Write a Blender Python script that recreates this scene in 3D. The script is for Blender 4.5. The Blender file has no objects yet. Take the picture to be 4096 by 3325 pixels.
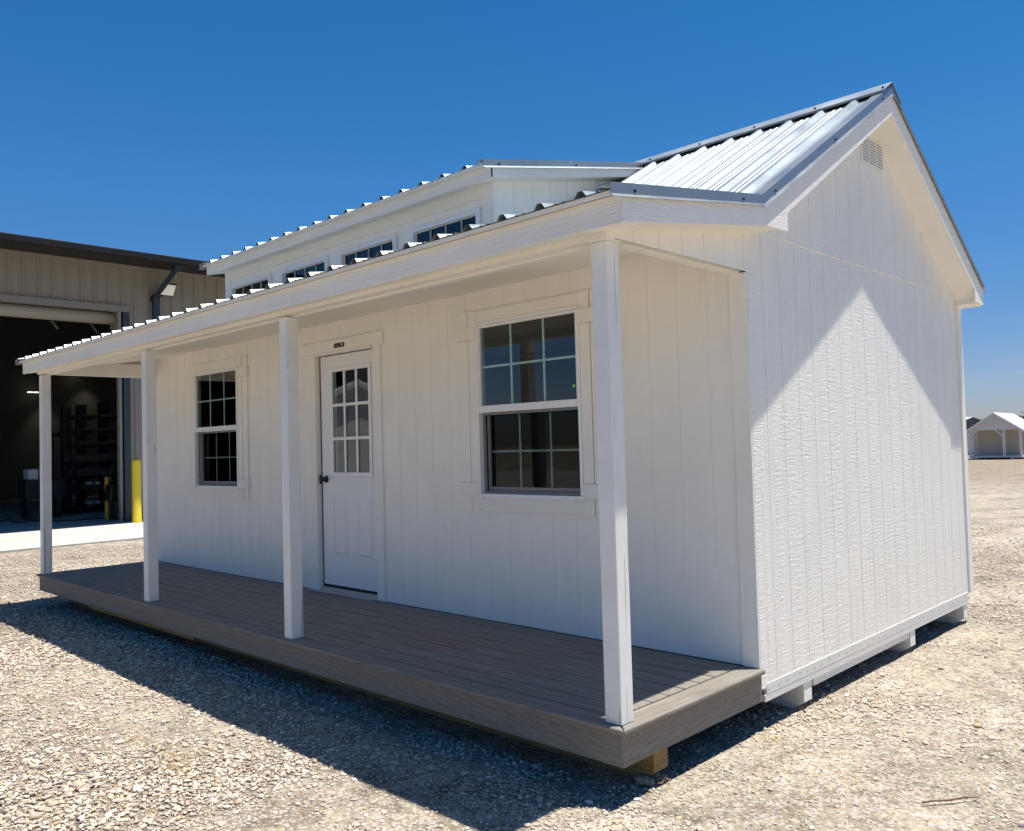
import bpy, bmesh, math, random
import numpy as np
from mathutils import Vector, Matrix
S = bpy.context.scene
R = math.radians
random.seed(4)
rng = np.random.default_rng(7)
G = 0.035                                   # ground level

# ------------------------------------------------------------------ camera
cd = bpy.data.cameras.new('camera'); cam = bpy.data.objects.new('camera', cd)
S.collection.objects.link(cam); S.camera = cam
yaw, pitch, roll = 0.7727, 0.0356, -0.0278
fw = Vector((-math.sin(yaw)*math.cos(pitch), math.cos(yaw)*math.cos(pitch), math.sin(pitch)))
rt = Vector((math.cos(yaw), math.sin(yaw), 0)); up = rt.cross(fw)
c_, s_ = math.cos(roll), math.sin(roll)
r2 = rt*c_ + up*s_; u2 = up*c_ - rt*s_
M = Matrix((r2, u2, -fw)).transposed().to_4x4(); M.translation = Vector((2.3001, -2.9978, 1.6262))
cam.matrix_world = M
cd.sensor_fit = 'HORIZONTAL'; cd.sensor_width = 36; cd.lens = 3383.3/4096*36
cd.clip_start = .05; cd.clip_end = 3000

# ------------------------------------------------------------------ light
SUN = Vector((.152, .155, 1)).normalized()
elev = math.asin(SUN.z); azim = math.atan2(SUN.x, SUN.y)
w = bpy.data.worlds.new('World'); S.world = w; w.use_nodes = True
nt = w.node_tree; bg = nt.nodes['Background']
sky = nt.nodes.new('ShaderNodeTexSky'); sky.sky_type = 'NISHITA'; sky.sun_disc = False
sky.sun_elevation = elev; sky.sun_rotation = azim
sky.altitude = 300; sky.air_density = 1.0; sky.dust_density = 0.15; sky.ozone_density = 3.5
hsv = nt.nodes.new('ShaderNodeHueSaturation'); hsv.inputs['Saturation'].default_value = 1.36
nt.links.new(sky.outputs[0], hsv.inputs['Color'])
# the low sky was a clear pale blue that day, not yellowish: tint by height above the horizon
gtc = nt.nodes.new('ShaderNodeTexCoord'); gsx = nt.nodes.new('ShaderNodeSeparateXYZ'); nt.links.new(gtc.outputs['Generated'], gsx.inputs[0])
grm = nt.nodes.new('ShaderNodeValToRGB'); grm.color_ramp.elements[0].position = .0; grm.color_ramp.elements[0].color = (.50, .50, .74, 1)
grm.color_ramp.elements[1].position = .30; grm.color_ramp.elements[1].color = (.90, .97, 1.0, 1); nt.links.new(gsx.outputs[2], grm.inputs[0])
gmm = nt.nodes.new('ShaderNodeVectorMath'); gmm.operation = 'MULTIPLY'
nt.links.new(hsv.outputs[0], gmm.inputs[0]); nt.links.new(grm.outputs[0], gmm.inputs[1])
gmp = nt.nodes.new('ShaderNodeMapping'); gmp.inputs['Scale'].default_value = (2.2, 2.2, 26); nt.links.new(gtc.outputs['Generated'], gmp.inputs[0])
gno = nt.nodes.new('ShaderNodeTexNoise'); gno.inputs['Scale'].default_value = 2.0; gno.inputs['Detail'].default_value = 6; gno.inputs['Roughness'].default_value = .6; nt.links.new(gmp.outputs[0], gno.inputs['Vector'])
gcr = nt.nodes.new('ShaderNodeValToRGB'); gcr.color_ramp.elements[0].position = .48; gcr.color_ramp.elements[0].color = (0, 0, 0, 1); gcr.color_ramp.elements[1].position = .75; gcr.color_ramp.elements[1].color = (.22, .22, .22, 1); nt.links.new(gno.outputs['Fac'], gcr.inputs[0])
gel = nt.nodes.new('ShaderNodeValToRGB'); e_ = gel.color_ramp.elements; e_[0].position = .0; e_[0].color = (1, 1, 1, 1); e_[1].position = .22; e_[1].color = (0, 0, 0, 1); nt.links.new(gsx.outputs[2], gel.inputs[0])
gmu = nt.nodes.new('ShaderNodeMath'); gmu.operation = 'MULTIPLY'; nt.links.new(gcr.outputs[0], gmu.inputs[0]); nt.links.new(gel.outputs[0], gmu.inputs[1])
gmx = nt.nodes.new('ShaderNodeMix'); gmx.data_type = 'RGBA'; gmx.inputs[7].default_value = (4.6, 5.2, 6.0, 1)
nt.links.new(gmu.outputs[0], gmx.inputs[0]); nt.links.new(gmm.outputs[0], gmx.inputs[6]); nt.links.new(gmx.outputs[2], bg.inputs[0]); bg.inputs[1].default_value = 0.056
sl = bpy.data.lights.new('sun', 'SUN'); sl.energy = 3.8; sl.angle = R(.53); sl.color = (1, .955, .88)
so = bpy.data.objects.new('sun', sl); S.collection.objects.link(so)
so.rotation_euler = SUN.to_track_quat('Z', 'Y').to_euler(); so.location = (0, 0, 20)
S.view_settings.view_transform = 'Standard'; S.view_settings.look = 'None'
S.view_settings.exposure = 1.10; S.view_settings.gamma = 1
S.render.engine = 'CYCLES'
try:
    S.cycles.max_bounces = 10; S.cycles.diffuse_bounces = 5; S.cycles.transparent_max_bounces = 12
except Exception: pass

# ------------------------------------------------------------------ materials
def nm(name):
    m = bpy.data.materials.new(name); m.use_nodes = True
    return m, m.node_tree, m.node_tree.nodes['Principled BSDF']
def N(t, kind, **k):
    n = t.nodes.new(kind)
    for a, b in k.items():
        if hasattr(n, a): setattr(n, a, b)
        else: n.inputs[a.replace('_', ' ')].default_value = b
    return n
def L(t, a, b): t.links.new(a, b)
def ramp(t, src, stops):
    n = t.nodes.new('ShaderNodeValToRGB'); e = n.color_ramp.elements
    while len(e) < len(stops): e.new(.5)
    for x, (p, c) in zip(e, stops):
        x.position = p; x.color = (c, c, c, 1) if isinstance(c, (int, float)) else (*c, 1)
    L(t, src, n.inputs[0]); return n.outputs[0]
def mth(t, op, a, b=None, clamp=False):
    n = t.nodes.new('ShaderNodeMath'); n.operation = op; n.use_clamp = clamp
    for i, v in enumerate((a, b)):
        if v is None: continue
        if isinstance(v, (int, float)): n.inputs[i].default_value = v
        else: L(t, v, n.inputs[i])
    return n.outputs[0]
def mixc(t, f, a, b):
    n = t.nodes.new('ShaderNodeMix'); n.data_type = 'RGBA'
    for i, v in ((0, f), (6, a), (7, b)):
        if isinstance(v, (int, float)): n.inputs[i].default_value = v
        elif isinstance(v, tuple): n.inputs[i].default_value = (*v, 1)
        else: L(t, v, n.inputs[i])
    return n.outputs[2]
def coords(t, scale=(1, 1, 1), swap=None):
    tc = t.nodes.new('ShaderNodeTexCoord'); mp = t.nodes.new('ShaderNodeMapping')
    mp.inputs['Scale'].default_value = scale; L(t, tc.outputs['Object'], mp.inputs[0]); return mp.outputs[0]
def noise(t, vec, scale, detail=3, rough=.5, dist=0):
    n = N(t, 'ShaderNodeTexNoise', Scale=scale, Detail=detail, Roughness=rough, Distortion=dist)
    L(t, vec, n.inputs['Vector']); return n.outputs['Fac']
def bump(t, b, h, strength, dist):
    n = N(t, 'ShaderNodeBump', Strength=strength, Distance=dist)
    L(t, h, n.inputs['Height']); L(t, n.outputs[0], b.inputs['Normal'])
def wood_paint(name, col, grain, amp=.0015, rough=.5, ripple=0., dirt=.06):
    """painted wood; grain = per-axis frequency of the embossed grain"""
    m, t, b = nm(name)
    v = coords(t, grain); lo = coords(t)
    g1 = noise(t, v, 1, 4, .6, 1.2); g2 = noise(t, lo, 160, 2, .6)
    h = mth(t, 'ADD', g1, mth(t, 'MULTIPLY', g2, .18))
    if ripple:
        rp = noise(t, coords(t, (11, 11, 70)), 1, 3, .6, .6)
        fine = noise(t, coords(t, (90, 90, 120)), 1, 2, .5)
        mk = ramp(t, noise(t, coords(t, (11, 11, .35)), 1, 2), [(.36, .1), (.5, 1.)])
        h = mth(t, 'ADD', h, mth(t, 'MULTIPLY', mth(t, 'MULTIPLY', rp, mk), ripple))
        h = mth(t, 'ADD', h, mth(t, 'MULTIPLY', fine, .35*ripple))
    bump(t, b, h, 1, amp)
    d = ramp(t, noise(t, lo, 1.7, 5, .65), [(.3, 1 - dirt), (.65, 1.)])
    if ripple:
        vo = N(t, 'ShaderNodeTexVoronoi', Scale=1.); L(t, coords(t, (4.9, 4.9, 3.2)), vo.inputs['Vector'])
        d = mth(t, 'MULTIPLY', d, ramp(t, vo.outputs['Distance'], [(.012, .62), (.022, 1.)]))
        sp = ramp(t, noise(t, coords(t, (7, 7, 2.2)), 1, 5, .75), [(.56, 1.), (.80, .95)]); d = mth(t, 'MULTIPLY', d, sp)
    cc = mixc(t, 1., (0, 0, 0), col)
    mm = t.nodes.new('ShaderNodeVectorMath'); mm.operation = 'MULTIPLY'
    L(t, cc, mm.inputs[0]); L(t, d, mm.inputs[1]); L(t, mm.outputs[0], b.inputs['Base Color'])
    b.inputs['Roughness'].default_value = rough
    b.inputs['Specular IOR Level'].default_value = .4
    return m
WH = (.90, .875, .81)
M_wallx = wood_paint('painted_siding_front', WH, (95, 95, 3.0), .0022, .5, 0.35)
M_wally = wood_paint('painted_siding_gable', WH, (60, 60, 3.0), .0036, .33, 1.5)
M_trimx = wood_paint('painted_trim_along', (.88, .855, .79), (3.2, 60, 75), .0042, .5)
M_trimy = wood_paint('painted_trim_across', (.88, .855, .79), (60, 3.2, 75), .0036, .5)
M_trimz = wood_paint('painted_trim_upright', (.88, .855, .79), (60, 60, 2.4), .0007, .5)
M_soffit = wood_paint('painted_soffit', (.88, .85, .78), (50, 5, 50), .0006, .6)
def simple(name, col, rough=.5, metal=0., spec=.5, nz=0., ns=8.):
    m, t, b = nm(name)
    b.inputs['Roughness'].default_value = rough; b.inputs['Metallic'].default_value = metal
    b.inputs['Specular IOR Level'].default_value = spec
    v = coords(t); f = noise(t, v, ns, 4, .6)
    L(t, mixc(t, f, tuple(c*(1-nz) for c in col), tuple(min(1, c*(1+nz)) for c in col)), b.inputs['Base Color'])
    return m
M_skirt = simple('dusty_painted_strip', (.70, .68, .63), .6, nz=.08, ns=9.)
M_post = None
def post_mat():
    m, t, b = nm('painted_post_wood')
    v = coords(t, (40, 40, 1.6)); g = noise(t, v, 1, 4, .6, 1.)
    vo = N(t, 'ShaderNodeTexVoronoi', Scale=1.0); L(t, coords(t, (6, 6, 1.9)), vo.inputs['Vector'])
    knot = ramp(t, vo.outputs['Distance'], [(.05, 1.), (.085, 0.)])
    ck = ramp(t, noise(t, coords(t, (41, 47, .8)), 1, 2, .5), [(.675, 0.), (.69, 1.)])
    h = mth(t, 'SUBTRACT', g, mth(t, 'MULTIPLY', mth(t, 'ADD', knot, ck), .8))
    bump(t, b, h, 1, .0012)
    base = mixc(t, ramp(t, noise(t, coords(t), 5, 4), [(.3, 0.), (.7, 1.)]), (.76, .745, .70), (.83, .82, .79))
    L(t, mixc(t, mth(t, 'MULTIPLY', mth(t, 'MAXIMUM', mth(t,'MULTIPLY',knot,.35), ck), .75), base, (.30, .26, .21)), b.inputs['Base Color'])
    b.inputs['Roughness'].default_value = .45
    return m
M_post = post_mat()
SPX, SPY = -1.95, .62
def composite(name, axis, cath=False):
    m, t, b = nm(name)
    sc = {'x': (1.3, 40, 40), 'y': (40, 1.3, 40)}[axis]
    v = coords(t, sc); g = noise(t, v, 1.4, 5, .62, 1.5)
    if cath:
        wv = N(t, 'ShaderNodeTexWave', Scale=1.5, Distortion=9., Detail=3., wave_type='RINGS')
        wv.rings_direction = 'Z' if False else 'Y' if axis == 'x' else 'X'
        L(t, coords(t, {'x': (1.6, 5, 12), 'y': (5, 1.6, 12)}[axis]), wv.inputs['Vector'])
        wv.inputs['Detail Scale'].default_value = 1.3
        g = mth(t, 'ADD', mth(t, 'MULTIPLY', g, .82), mth(t, 'MULTIPLY', wv.outputs['Fac'], .16))
    lo_c, hi_c = ((.155, .136, .112), (.245, .222, .188)) if cath else ((.13, .113, .092), (.30, .275, .235))
    L(t, ramp(t, g, [(.28, lo_c), (.5, (.20, .18, .15)), (.74, hi_c)]), b.inputs['Base Color'])
    bump(t, b, g, 1, .0012); b.inputs['Roughness'].default_value = .62
    if axis == 'x' and not cath:      # pale scuffs, footprints, and the red spill on the boards
        col = b.inputs['Base Color'].links[0].from_socket
        sc_ = ramp(t, noise(t, coords(t, (2.5, 5, 1)), 1.2, 6, .7), [(.52, 0.), (.72, .35)])
        col = mixc(t, sc_, col, (.34, .315, .28))
        d = t.nodes.new('ShaderNodeVectorMath'); d.operation = 'DISTANCE'; L(t, coords(t, (1, 1.8, 0)), d.inputs[0]); d.inputs[1].default_value = (SPX+3.9, (SPY-2.4)*1.8, 0)
        rd = mth(t, 'MULTIPLY', ramp(t, d.outputs['Value'], [(.0, 1.), (.5, 0.)]), ramp(t, noise(t, coords(t, (6, 14, 1)), 1.5, 4, .7), [(.42, 0.), (.58, .75)]))
        L(t, mixc(t, rd, col, (.24, .07, .055)), b.inputs['Base Color'])
    return m
M_deckx = composite('composite_decking', 'x'); M_decky = composite('composite_border', 'y')
M_dfx = composite('composite_fascia_front', 'x', True); M_dfy = composite('composite_fascia_side', 'y', True)
def raw_wood():
    m, t, b = nm('treated_pine')
    v = coords(t, (1.5, 30, 30)); g = noise(t, v, 1.5, 4, .6, 2)
    L(t, ramp(t, g, [(.3, (.17, .10, .03)), (.55, (.31, .205, .07)), (.8, (.44, .32, .14))]), b.inputs['Base Color'])
    bump(t, b, g, 1, .002); b.inputs['Roughness'].default_value = .7; return m
M_raw = raw_wood()
def galv(name, col=(.74, .77, .78), rough=.3, metal=.85):
    m, t, b = nm(name)
    vo = N(t, 'ShaderNodeTexVoronoi', Scale=90.); L(t, coords(t), vo.inputs['Vector'])
    f = mth(t, 'ADD', mth(t, 'MULTIPLY', vo.outputs['Color'], .5), mth(t, 'MULTIPLY', noise(t, coords(t), 3, 4), .5))
    L(t, mixc(t, f, tuple(c*.86 for c in col), tuple(min(1, c*1.1) for c in col)), b.inputs['Base Color'])
    L(t, ramp(t, noise(t, coords(t, (1, 1, 1)), 2.5, 3), [(.3, rough-.05), (.7, rough+.12)]), b.inputs['Roughness'])
    b.inputs['Metallic'].default_value = metal; return m
M_galv = galv('galvalume_sheet', (.33, .37, .39), .42, .75); M_galvtrim = galv('galvalume_trim', (.30, .32, .335), .34, .6)  # trim is the same metal, darkened in place of dark surroundings it would reflect
M_screw = simple('screw_head', (.03, .03, .035), .4, .6)
M_dark = simple('dark_void', (.01, .01, .01), .9)
M_vinyl = simple('white_vinyl', (.82, .83, .83), .3, nz=.02)
M_doorp = simple('white_door_enamel', (.80, .80, .79), .35, nz=.03, ns=3)
M_grid = simple('grille_bar', (.80, .88, .82), .4)
M_gridd = simple('transom_bar', (.34, .42, .38), .4)
M_black = simple('black_plastic', (.012, .012, .013), .35)
M_seal = simple('black_weatherstrip', (.006, .006, .006), .7)
M_screen = simple('insect_screen_frame', (.22, .22, .22), .5)
M_green = simple('green_sticker', (.18, .75, .05), .5)
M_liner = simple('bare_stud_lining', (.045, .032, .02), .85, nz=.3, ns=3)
M_ventp = simple('vent_vinyl', (.78, .785, .775), .45)
M_alum = simple('aluminium_sill', (.55, .55, .54), .35, .7)
def glass(name, tint=(.75, .86, .84), refl=1.0):
    m, t, b = nm(name); out = t.nodes['Material Output']
    t.nodes.remove(b)
    tr = N(t, 'ShaderNodeBsdfTransparent'); tr.inputs[0].default_value = (*tint, 1)
    gl = N(t, 'ShaderNodeBsdfGlossy', Roughness=.004); gl.inputs['Color'].default_value = (1, 1, 1, 1)
    fr = N(t, 'ShaderNodeFresnel', IOR=1.55)
    # two faces of a pane: about twice one face's reflection; slight waviness
    bp = N(t, 'ShaderNodeBump', Strength=.25, Distance=.002); L(t, noise(t, coords(t), 2.2, 1), bp.inputs['Height'])
    L(t, bp.outputs[0], gl.inputs['Normal'])
    mx = N(t, 'ShaderNodeMixShader'); gm = N(t, 'ShaderNodeNewGeometry'); L(t, mth(t, 'MULTIPLY', mth(t, 'MULTIPLY', fr.outputs[0], 1.7*refl, True), mth(t, 'SUBTRACT', 1., gm.outputs['Backfacing'])), mx.inputs[0])
    L(t, tr.outputs[0], mx.inputs[1]); L(t, gl.outputs[0], mx.inputs[2]); L(t, mx.outputs[0], out.inputs[0])
    return m
M_glass = glass('window_glass', (.80, .87, .86), .95); M_glassd = glass('screened_glass', (.66, .71, .70), .22)
M_glassg = glass('transom_glass', (.16, .27, .25), .7)
M_mwall = simple('tan_metal_siding', (.235, .215, .18), .5, 0, .4, .06, 1.5)
M_mdark = simple('dark_bronze_trim', (.008, .008, .009), .55, .0, .3, nz=.1)
M_mdoor = simple('grey_steel_frame', (.20, .19, .17), .5, .1)
M_blue = simple('dark_blue_frame', (.018, .030, .045), .4)
M_drum = simple('rolled_door_curtain', (.30, .27, .22), .5)
M_concrete = None
def concrete():
    m, t, b = nm('concrete'); v = coords(t)
    f = noise(t, v, .8, 6, .7); f2 = noise(t, coords(t, (.35, 1.6, 1)), 1.3, 5, .7)
    L(t, ramp(t, mth(t, 'ADD', mth(t, 'MULTIPLY', f, .5), mth(t, 'MULTIPLY', f2, .5)), [(.3, (.36, .34, .30)), (.55, (.47, .45, .405)), (.75, (.52, .50, .455))]), b.inputs['Base Color'])
    bump(t, b, noise(t, v, 30, 4), .6, .004); b.inputs['Roughness'].default_value = .85; return m
M_concrete = concrete()
M_yellow = simple('yellow_sleeve', (.72, .55, .035), .42, nz=.05)
M_orange = simple('amber_sleeve', (.60, .33, .03), .5, nz=.08)
M_tan = simple('crumpled_paper', (.42, .35, .27), .9, nz=.2, ns=30)
def ground_mat():
    m, t, b = nm('gravel_ground'); v = coords(t)
    big = noise(t, coords(t, (.5, .5, 1)), .55, 5, .6, .4); mid = noise(t, v, 3.2, 6, .7); fine = noise(t, v, 38, 4, .7)
    vo = N(t, 'ShaderNodeTexVoronoi', Scale=48.); L(t, v, vo.inputs['Vector'])
    vo2 = N(t, 'ShaderNodeTexVoronoi', Scale=22.); L(t, v, vo2.inputs['Vector'])
    mp = t.nodes.new('ShaderNodeMapping'); mp.inputs['Rotation'].default_value = (0, 0, -R(52)); L(t, v, mp.inputs[0])
    mp2 = t.nodes.new('ShaderNodeMapping'); mp2.inputs['Scale'].default_value = (.09, .8, 1); L(t, mp.outputs[0], mp2.inputs[0])
    tr = noise(t, mp2.outputs[0], .9, 6, .68, .5)      # wheel tracks running along the yard
    tr = ramp(t, tr, [(.34, 0.), (.66, 1.)]); mid = ramp(t, mid, [(.3, 0.), (.7, 1.)])
    sy = t.nodes.new('ShaderNodeSeparateXYZ'); L(t, v, sy.inputs[0]); lane = ramp(t, mth(t, 'ADD', mth(t, 'MULTIPLY', sy.outputs[1], .02), mth(t, 'MULTIPLY', tr, .12)), [(.50, 0.), (.66, .75)])
    spk = ramp(t, noise(t, v, 15, 6, .78), [(.36, .50), (.52, .95), (.66, 1.12)])
    cl = ramp(t, noise(t, v, 1.1, 6, .75), [(.34, .62), (.47, .93), (.66, 1.05)])
    base = ramp(t, mth(t, 'ADD', mth(t, 'MULTIPLY', mid, .55), mth(t, 'MULTIPLY', tr, .45)),
                [(.12, (.20, .15, .10)), (.45, (.375, .31, .22)), (.85, (.54, .465, .35))])
    st = mixc(t, mth(t, 'MULTIPLY', ramp(t, vo.outputs['Distance'], [(.25, 1.), (.6, 0.)]), .5), base, vo.outputs['Color'])
    hs = N(t, 'ShaderNodeHueSaturation', Saturation=.18, Value=1.0); L(t, vo.outputs['Color'], hs.inputs['Color'])
    peb = mixc(t, .55, hs.outputs[0], (.46, .40, .32))
    st = mixc(t, mth(t, 'MULTIPLY', ramp(t, vo.outputs['Distance'], [(.3, .65), (.62, 0.)]), 1.), base, peb)
    st = mixc(t, lane, st, (.30, .235, .165))
    la = N(t, 'ShaderNodeAttribute'); la.attribute_name = 'loose'
    st = mixc(t, mth(t, 'MULTIPLY', la.outputs['Fac'], .5), st, (.21, .17, .13))  # crevice shade between heaped pebbles, put into the ground colour
    dk = ramp(t, fine, [(.28, .62), (.55, 1.)])
    mm = t.nodes.new('ShaderNodeVectorMath'); mm.operation = 'MULTIPLY'; L(t, st, mm.inputs[0]); L(t, dk, mm.inputs[1])
    m2 = t.nodes.new('ShaderNodeVectorMath'); m2.operation = 'MULTIPLY'; L(t, mm.outputs[0], m2.inputs[0]); L(t, mth(t, 'MULTIPLY', spk, cl), m2.inputs[1])
    L(t, m2.outputs[0], b.inputs['Base Color'])
    h = mth(t, 'ADD', mth(t, 'MULTIPLY', mth(t, 'SUBTRACT', 1., vo.outputs['Distance']), .5), mth(t, 'MULTIPLY', mth(t, 'SUBTRACT', 1., vo2.outputs['Distance']), .7))
    h = mth(t, 'ADD', h, mth(t, 'MULTIPLY', fine, .8))
    bump(t, b, h, 1, .014); b.inputs['Roughness'].default_value = .95; b.inputs['Specular IOR Level'].default_value = .15
    return m
M_ground = ground_mat()
def stone_mat():
    m, t, b = nm('river_pebble')
    at = N(t, 'ShaderNodeAttribute'); at.attribute_name = 'tone'
    f = noise(t, coords(t), 160, 3, .6)
    mm = t.nodes.new('ShaderNodeVectorMath'); mm.operation = 'MULTIPLY'; L(t, at.outputs['Color'], mm.inputs[0])
    L(t, ramp(t, f, [(.3, .82), (.7, 1.1)]), mm.inputs[1]); L(t, mm.outputs[0], b.inputs['Base Color'])
    b.inputs['Roughness'].default_value = .8; b.inputs['Specular IOR Level'].default_value = .25
    return m
M_stone = stone_mat()

# ------------------------------------------------------------------ mesh helpers
class MB:
    def __init__(s): s.v = []; s.f = []; s.m = []
    def face(s, pts, mi=0):
        k = len(s.v); s.v += [tuple(p) for p in pts]; s.f.append(tuple(range(k, k+len(pts)))); s.m.append(mi); return s
    def box(s, x0, x1, y0, y1, z0, z1, mi=0):
        k = len(s.v)
        s.v += [(x, y, z) for z in (z0, z1) for y in (y0, y1) for x in (x0, x1)]
        for f in ((0, 2, 3, 1), (4, 5, 7, 6), (0, 1, 5, 4), (2, 6, 7, 3), (0, 4, 6, 2), (1, 3, 7, 5)):
            s.f.append(tuple(k+i for i in f)); s.m.append(mi)
        return s
    def prism(s, poly, ax, a0, a1, mi=0):
        """poly in the two other axes (in x,y,z order), extruded along ax"""
        def P(a, p):
            q = list(p); q.insert(ax, a); return tuple(q)
        k = len(s.v); n = len(poly)
        s.v += [P(a0, p) for p in poly] + [P(a1, p) for p in poly]
        s.f.append(tuple(k+i for i in range(n))); s.f.append(tuple(k+n+i for i in reversed(range(n)))); s.m += [mi, mi]
        for i in range(n):
            j = (i+1) % n; s.f.append((k+i, k+n+i, k+n+j, k+j)); s.m.append(mi)
        return s
    def tube(s, pts, r, seg=8, mi=0, cap=True):
        pts = [Vector(p) for p in pts]; rs = r if isinstance(r, (list, tuple)) else [r]*len(pts)
        k = len(s.v)
        for i, p in enumerate(pts):
            d = (pts[min(i+1, len(pts)-1)] - pts[max(i-1, 0)]).normalized()
            a = d.cross(Vector((0, 0, 1)) if abs(d.z) < .9 else Vector((1, 0, 0))).normalized(); b = d.cross(a)
            for j in range(seg):
                t = 2*math.pi*j/seg; s.v.append(tuple(p + (a*math.cos(t) + b*math.sin(t))*rs[i]))
        for i in range(len(pts)-1):
            for j in range(seg):
                q = (j+1) % seg
                s.f.append((k+i*seg+j, k+i*seg+q, k+(i+1)*seg+q, k+(i+1)*seg+j)); s.m.append(mi)
        if cap:
            s.f.append(tuple(k+j for j in reversed(range(seg)))); s.f.append(tuple(k+(len(pts)-1)*seg+j for j in range(seg))); s.m += [mi, mi]
        return s
    def lathe(s, c, prof, seg=20, mi=0):
        """prof = (radius, height) list, axis z"""
        k = len(s.v)
        for r, h in prof:
            for j in range(seg):
                t = 2*math.pi*j/seg; s.v.append((c[0]+r*math.cos(t), c[1]+r*math.sin(t), c[2]+h))
        for i in range(len(prof)-1):
            for j in range(seg):
                q = (j+1) % seg; s.f.append((k+i*seg+j, k+i*seg+q, k+(i+1)*seg+q, k+(i+1)*seg+j)); s.m.append(mi)
        return s
def root_loc(o):
    while o.parent: o = o.parent
    return o.location
def link(o): S.collection.objects.link(o); return o
def build(name, mb, mats, parent=None, bevel=0, smooth=False, seg=2, fix=True):
    me = bpy.data.meshes.new(name)
    off = Vector(root_loc(parent)) if parent else Vector((0, 0, 0))
    me.from_pydata([tuple(Vector(v)-off) for v in mb.v], [], mb.f)
    if not isinstance(mats, (list, tuple)): mats = [mats]
    for m in mats: me.materials.append(m)
    me.polygons.foreach_set('material_index', mb.m)
    if fix:
        bm = bmesh.new(); bm.from_mesh(me); bmesh.ops.recalc_face_normals(bm, faces=bm.faces); bm.to_mesh(me); bm.free()
    if smooth: me.polygons.foreach_set('use_smooth', [True]*len(me.polygons))
    o = link(bpy.data.objects.new(name, me))
    if parent: o.parent = parent
    if bevel:
        b = o.modifiers.new('bevel', 'BEVEL'); b.width = bevel; b.segments = seg; b.limit_method = 'ANGLE'; b.angle_limit = R(40)
    return o
def pieces(name, mb, mats, parent=None, **k):
    '''one object per connected piece'''
    par = list(range(len(mb.v)))
    def find(i):
        while par[i] != i: par[i] = par[par[i]]; i = par[i]
        return i
    for f in mb.f:
        for q in f[1:]: par[find(q)] = find(f[0])
    groups = {}
    for f, m in zip(mb.f, mb.m): groups.setdefault(find(f[0]), []).append((f, m))
    out = []
    for g in groups.values():
        b = MB(); ids = {}
        for f, m in g:
            for q in f:
                if q not in ids: ids[q] = len(b.v); b.v.append(mb.v[q])
            b.f.append(tuple(ids[q] for q in f)); b.m.append(m)
        out.append(build(name, b, mats, parent, **k))
    return out
def thing(name, label, cat, loc=(0, 0, 0), group=None, rz=0):
    o = link(bpy.data.objects.new(name, None)); o.location = loc; o.rotation_euler = (0, 0, rz); o.empty_display_size = .2
    tag(o, label, cat, group); return o
def tag(o, label=None, cat=None, group=None, kind=None):
    for k, v in (('label', label), ('category', cat), ('group', group), ('kind', kind)):
        if v: o[k] = v
    return o
def panel(mb, pl, c, out, u0, u1, zb, zt, prof, holes=(), breaks=(), thick=.05, inner=1):
    """grooved sheet on plane axis pl ('x' or 'y') = c; prof: list of (u, depth) points; holes: (ua, ub, za, zb)"""
    us = {u0: 0., u1: 0.}
    for u, d in prof:
        if u0 < u < u1: us[u] = d
    for h in holes:
        for u in h[:2]:
            if u0 < u < u1 and u not in us: us[u] = None
    for u in breaks:
        if u0 < u < u1 and u not in us: us[u] = None
    ks = sorted(us)
    pk = sorted([(u, d) for u, d in us.items() if d is not None])
    def dep(u): return float(np.interp(u, [a for a, _ in pk], [b for _, b in pk]))
    def P(u, d, z):
        q = c + out*d
        return (q, u, z) if pl == 'x' else (u, q, z)
    for a, b in zip(ks[:-1], ks[1:]):
        da, db = dep(a), dep(b); mid = (a+b)/2
        cuts = sorted([(h[2], h[3]) for h in holes if h[0] <= mid <= h[1]])
        segs = []; lo = None
        bots = [('b', None)]; cur = (zb(a), zb(b))
        for z0, z1 in cuts:
            segs.append((cur, (z0, z0))); cur = (z1, z1)
        segs.append((cur, (zt(a), zt(b))))
        for (p0, p1), (q0, q1) in segs:
            mb.face([P(a, da, p0), P(b, db, p1), P(b, db, q1), P(a, da, q0)], 0)
            mb.face([P(a, -thick, p0), P(b, -thick, p1), P(b, -thick, q1), P(a, -thick, q0)], inner)
    for ua, ub, za, zb_ in holes:
        for u in (ua, ub): mb.face([P(u, -thick, za), P(u, 0, za), P(u, 0, zb_), P(u, -thick, zb_)], 0)
        for z in (za, zb_): mb.face([P(ua, -thick, z), P(ub, -thick, z), P(ub, 0, z), P(ua, 0, z)], 0)
    for u in (u0, u1): mb.face([P(u, -thick, zb(u)), P(u, 0, zb(u)), P(u, 0, zt(u)), P(u, -thick, zt(u))], 0)
    return mb
def grooves(first, pitch, n, w=.0032, d=.006):
    out = []
    for k in range(n):
        g = first + pitch*k; out += [(g-w, 0.), (g-w*.6, -d), (g+w*.6, -d), (g+w, 0.)]
    return out

# ------------------------------------------------------------------ dimensions of the cabin
LX = 7.85; YP = 1.246; YB = 4.84; ZD = .378
YR = 3.035                                   # ridge
RX0, RX1 = -7.95, .185                       # rake planes
def zbot(y):                                 # underside of the roof (fascia bottom)
    if y < 1.163: return 2.557 + .153*(y+.12)
    if y <= YR: return 3.85 - .6*(YR-y)
    return 3.85 - .6*(y-YR)
def ztop(y):                                 # metal surface
    if y < 1.102: return 2.705 + .1535*(y+.16)
    if y <= YR: return 2.8987 + (4.04-2.8987)/(YR-1.102)*(y-1.102)
    return 4.04 - .59*(y-YR)
def dtop(y): return 3.590 + .209*(y-1.04)    # dormer roof surface
DX0, DX1 = -5.95, -1.957                     # dormer walls
DR0, DR1 = -6.055, -1.81
cabin = thing('cabin', 'white wooden cabin with full-width front porch and silver metal roof', 'cabin', (-3.9, 2.4, G))

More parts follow.
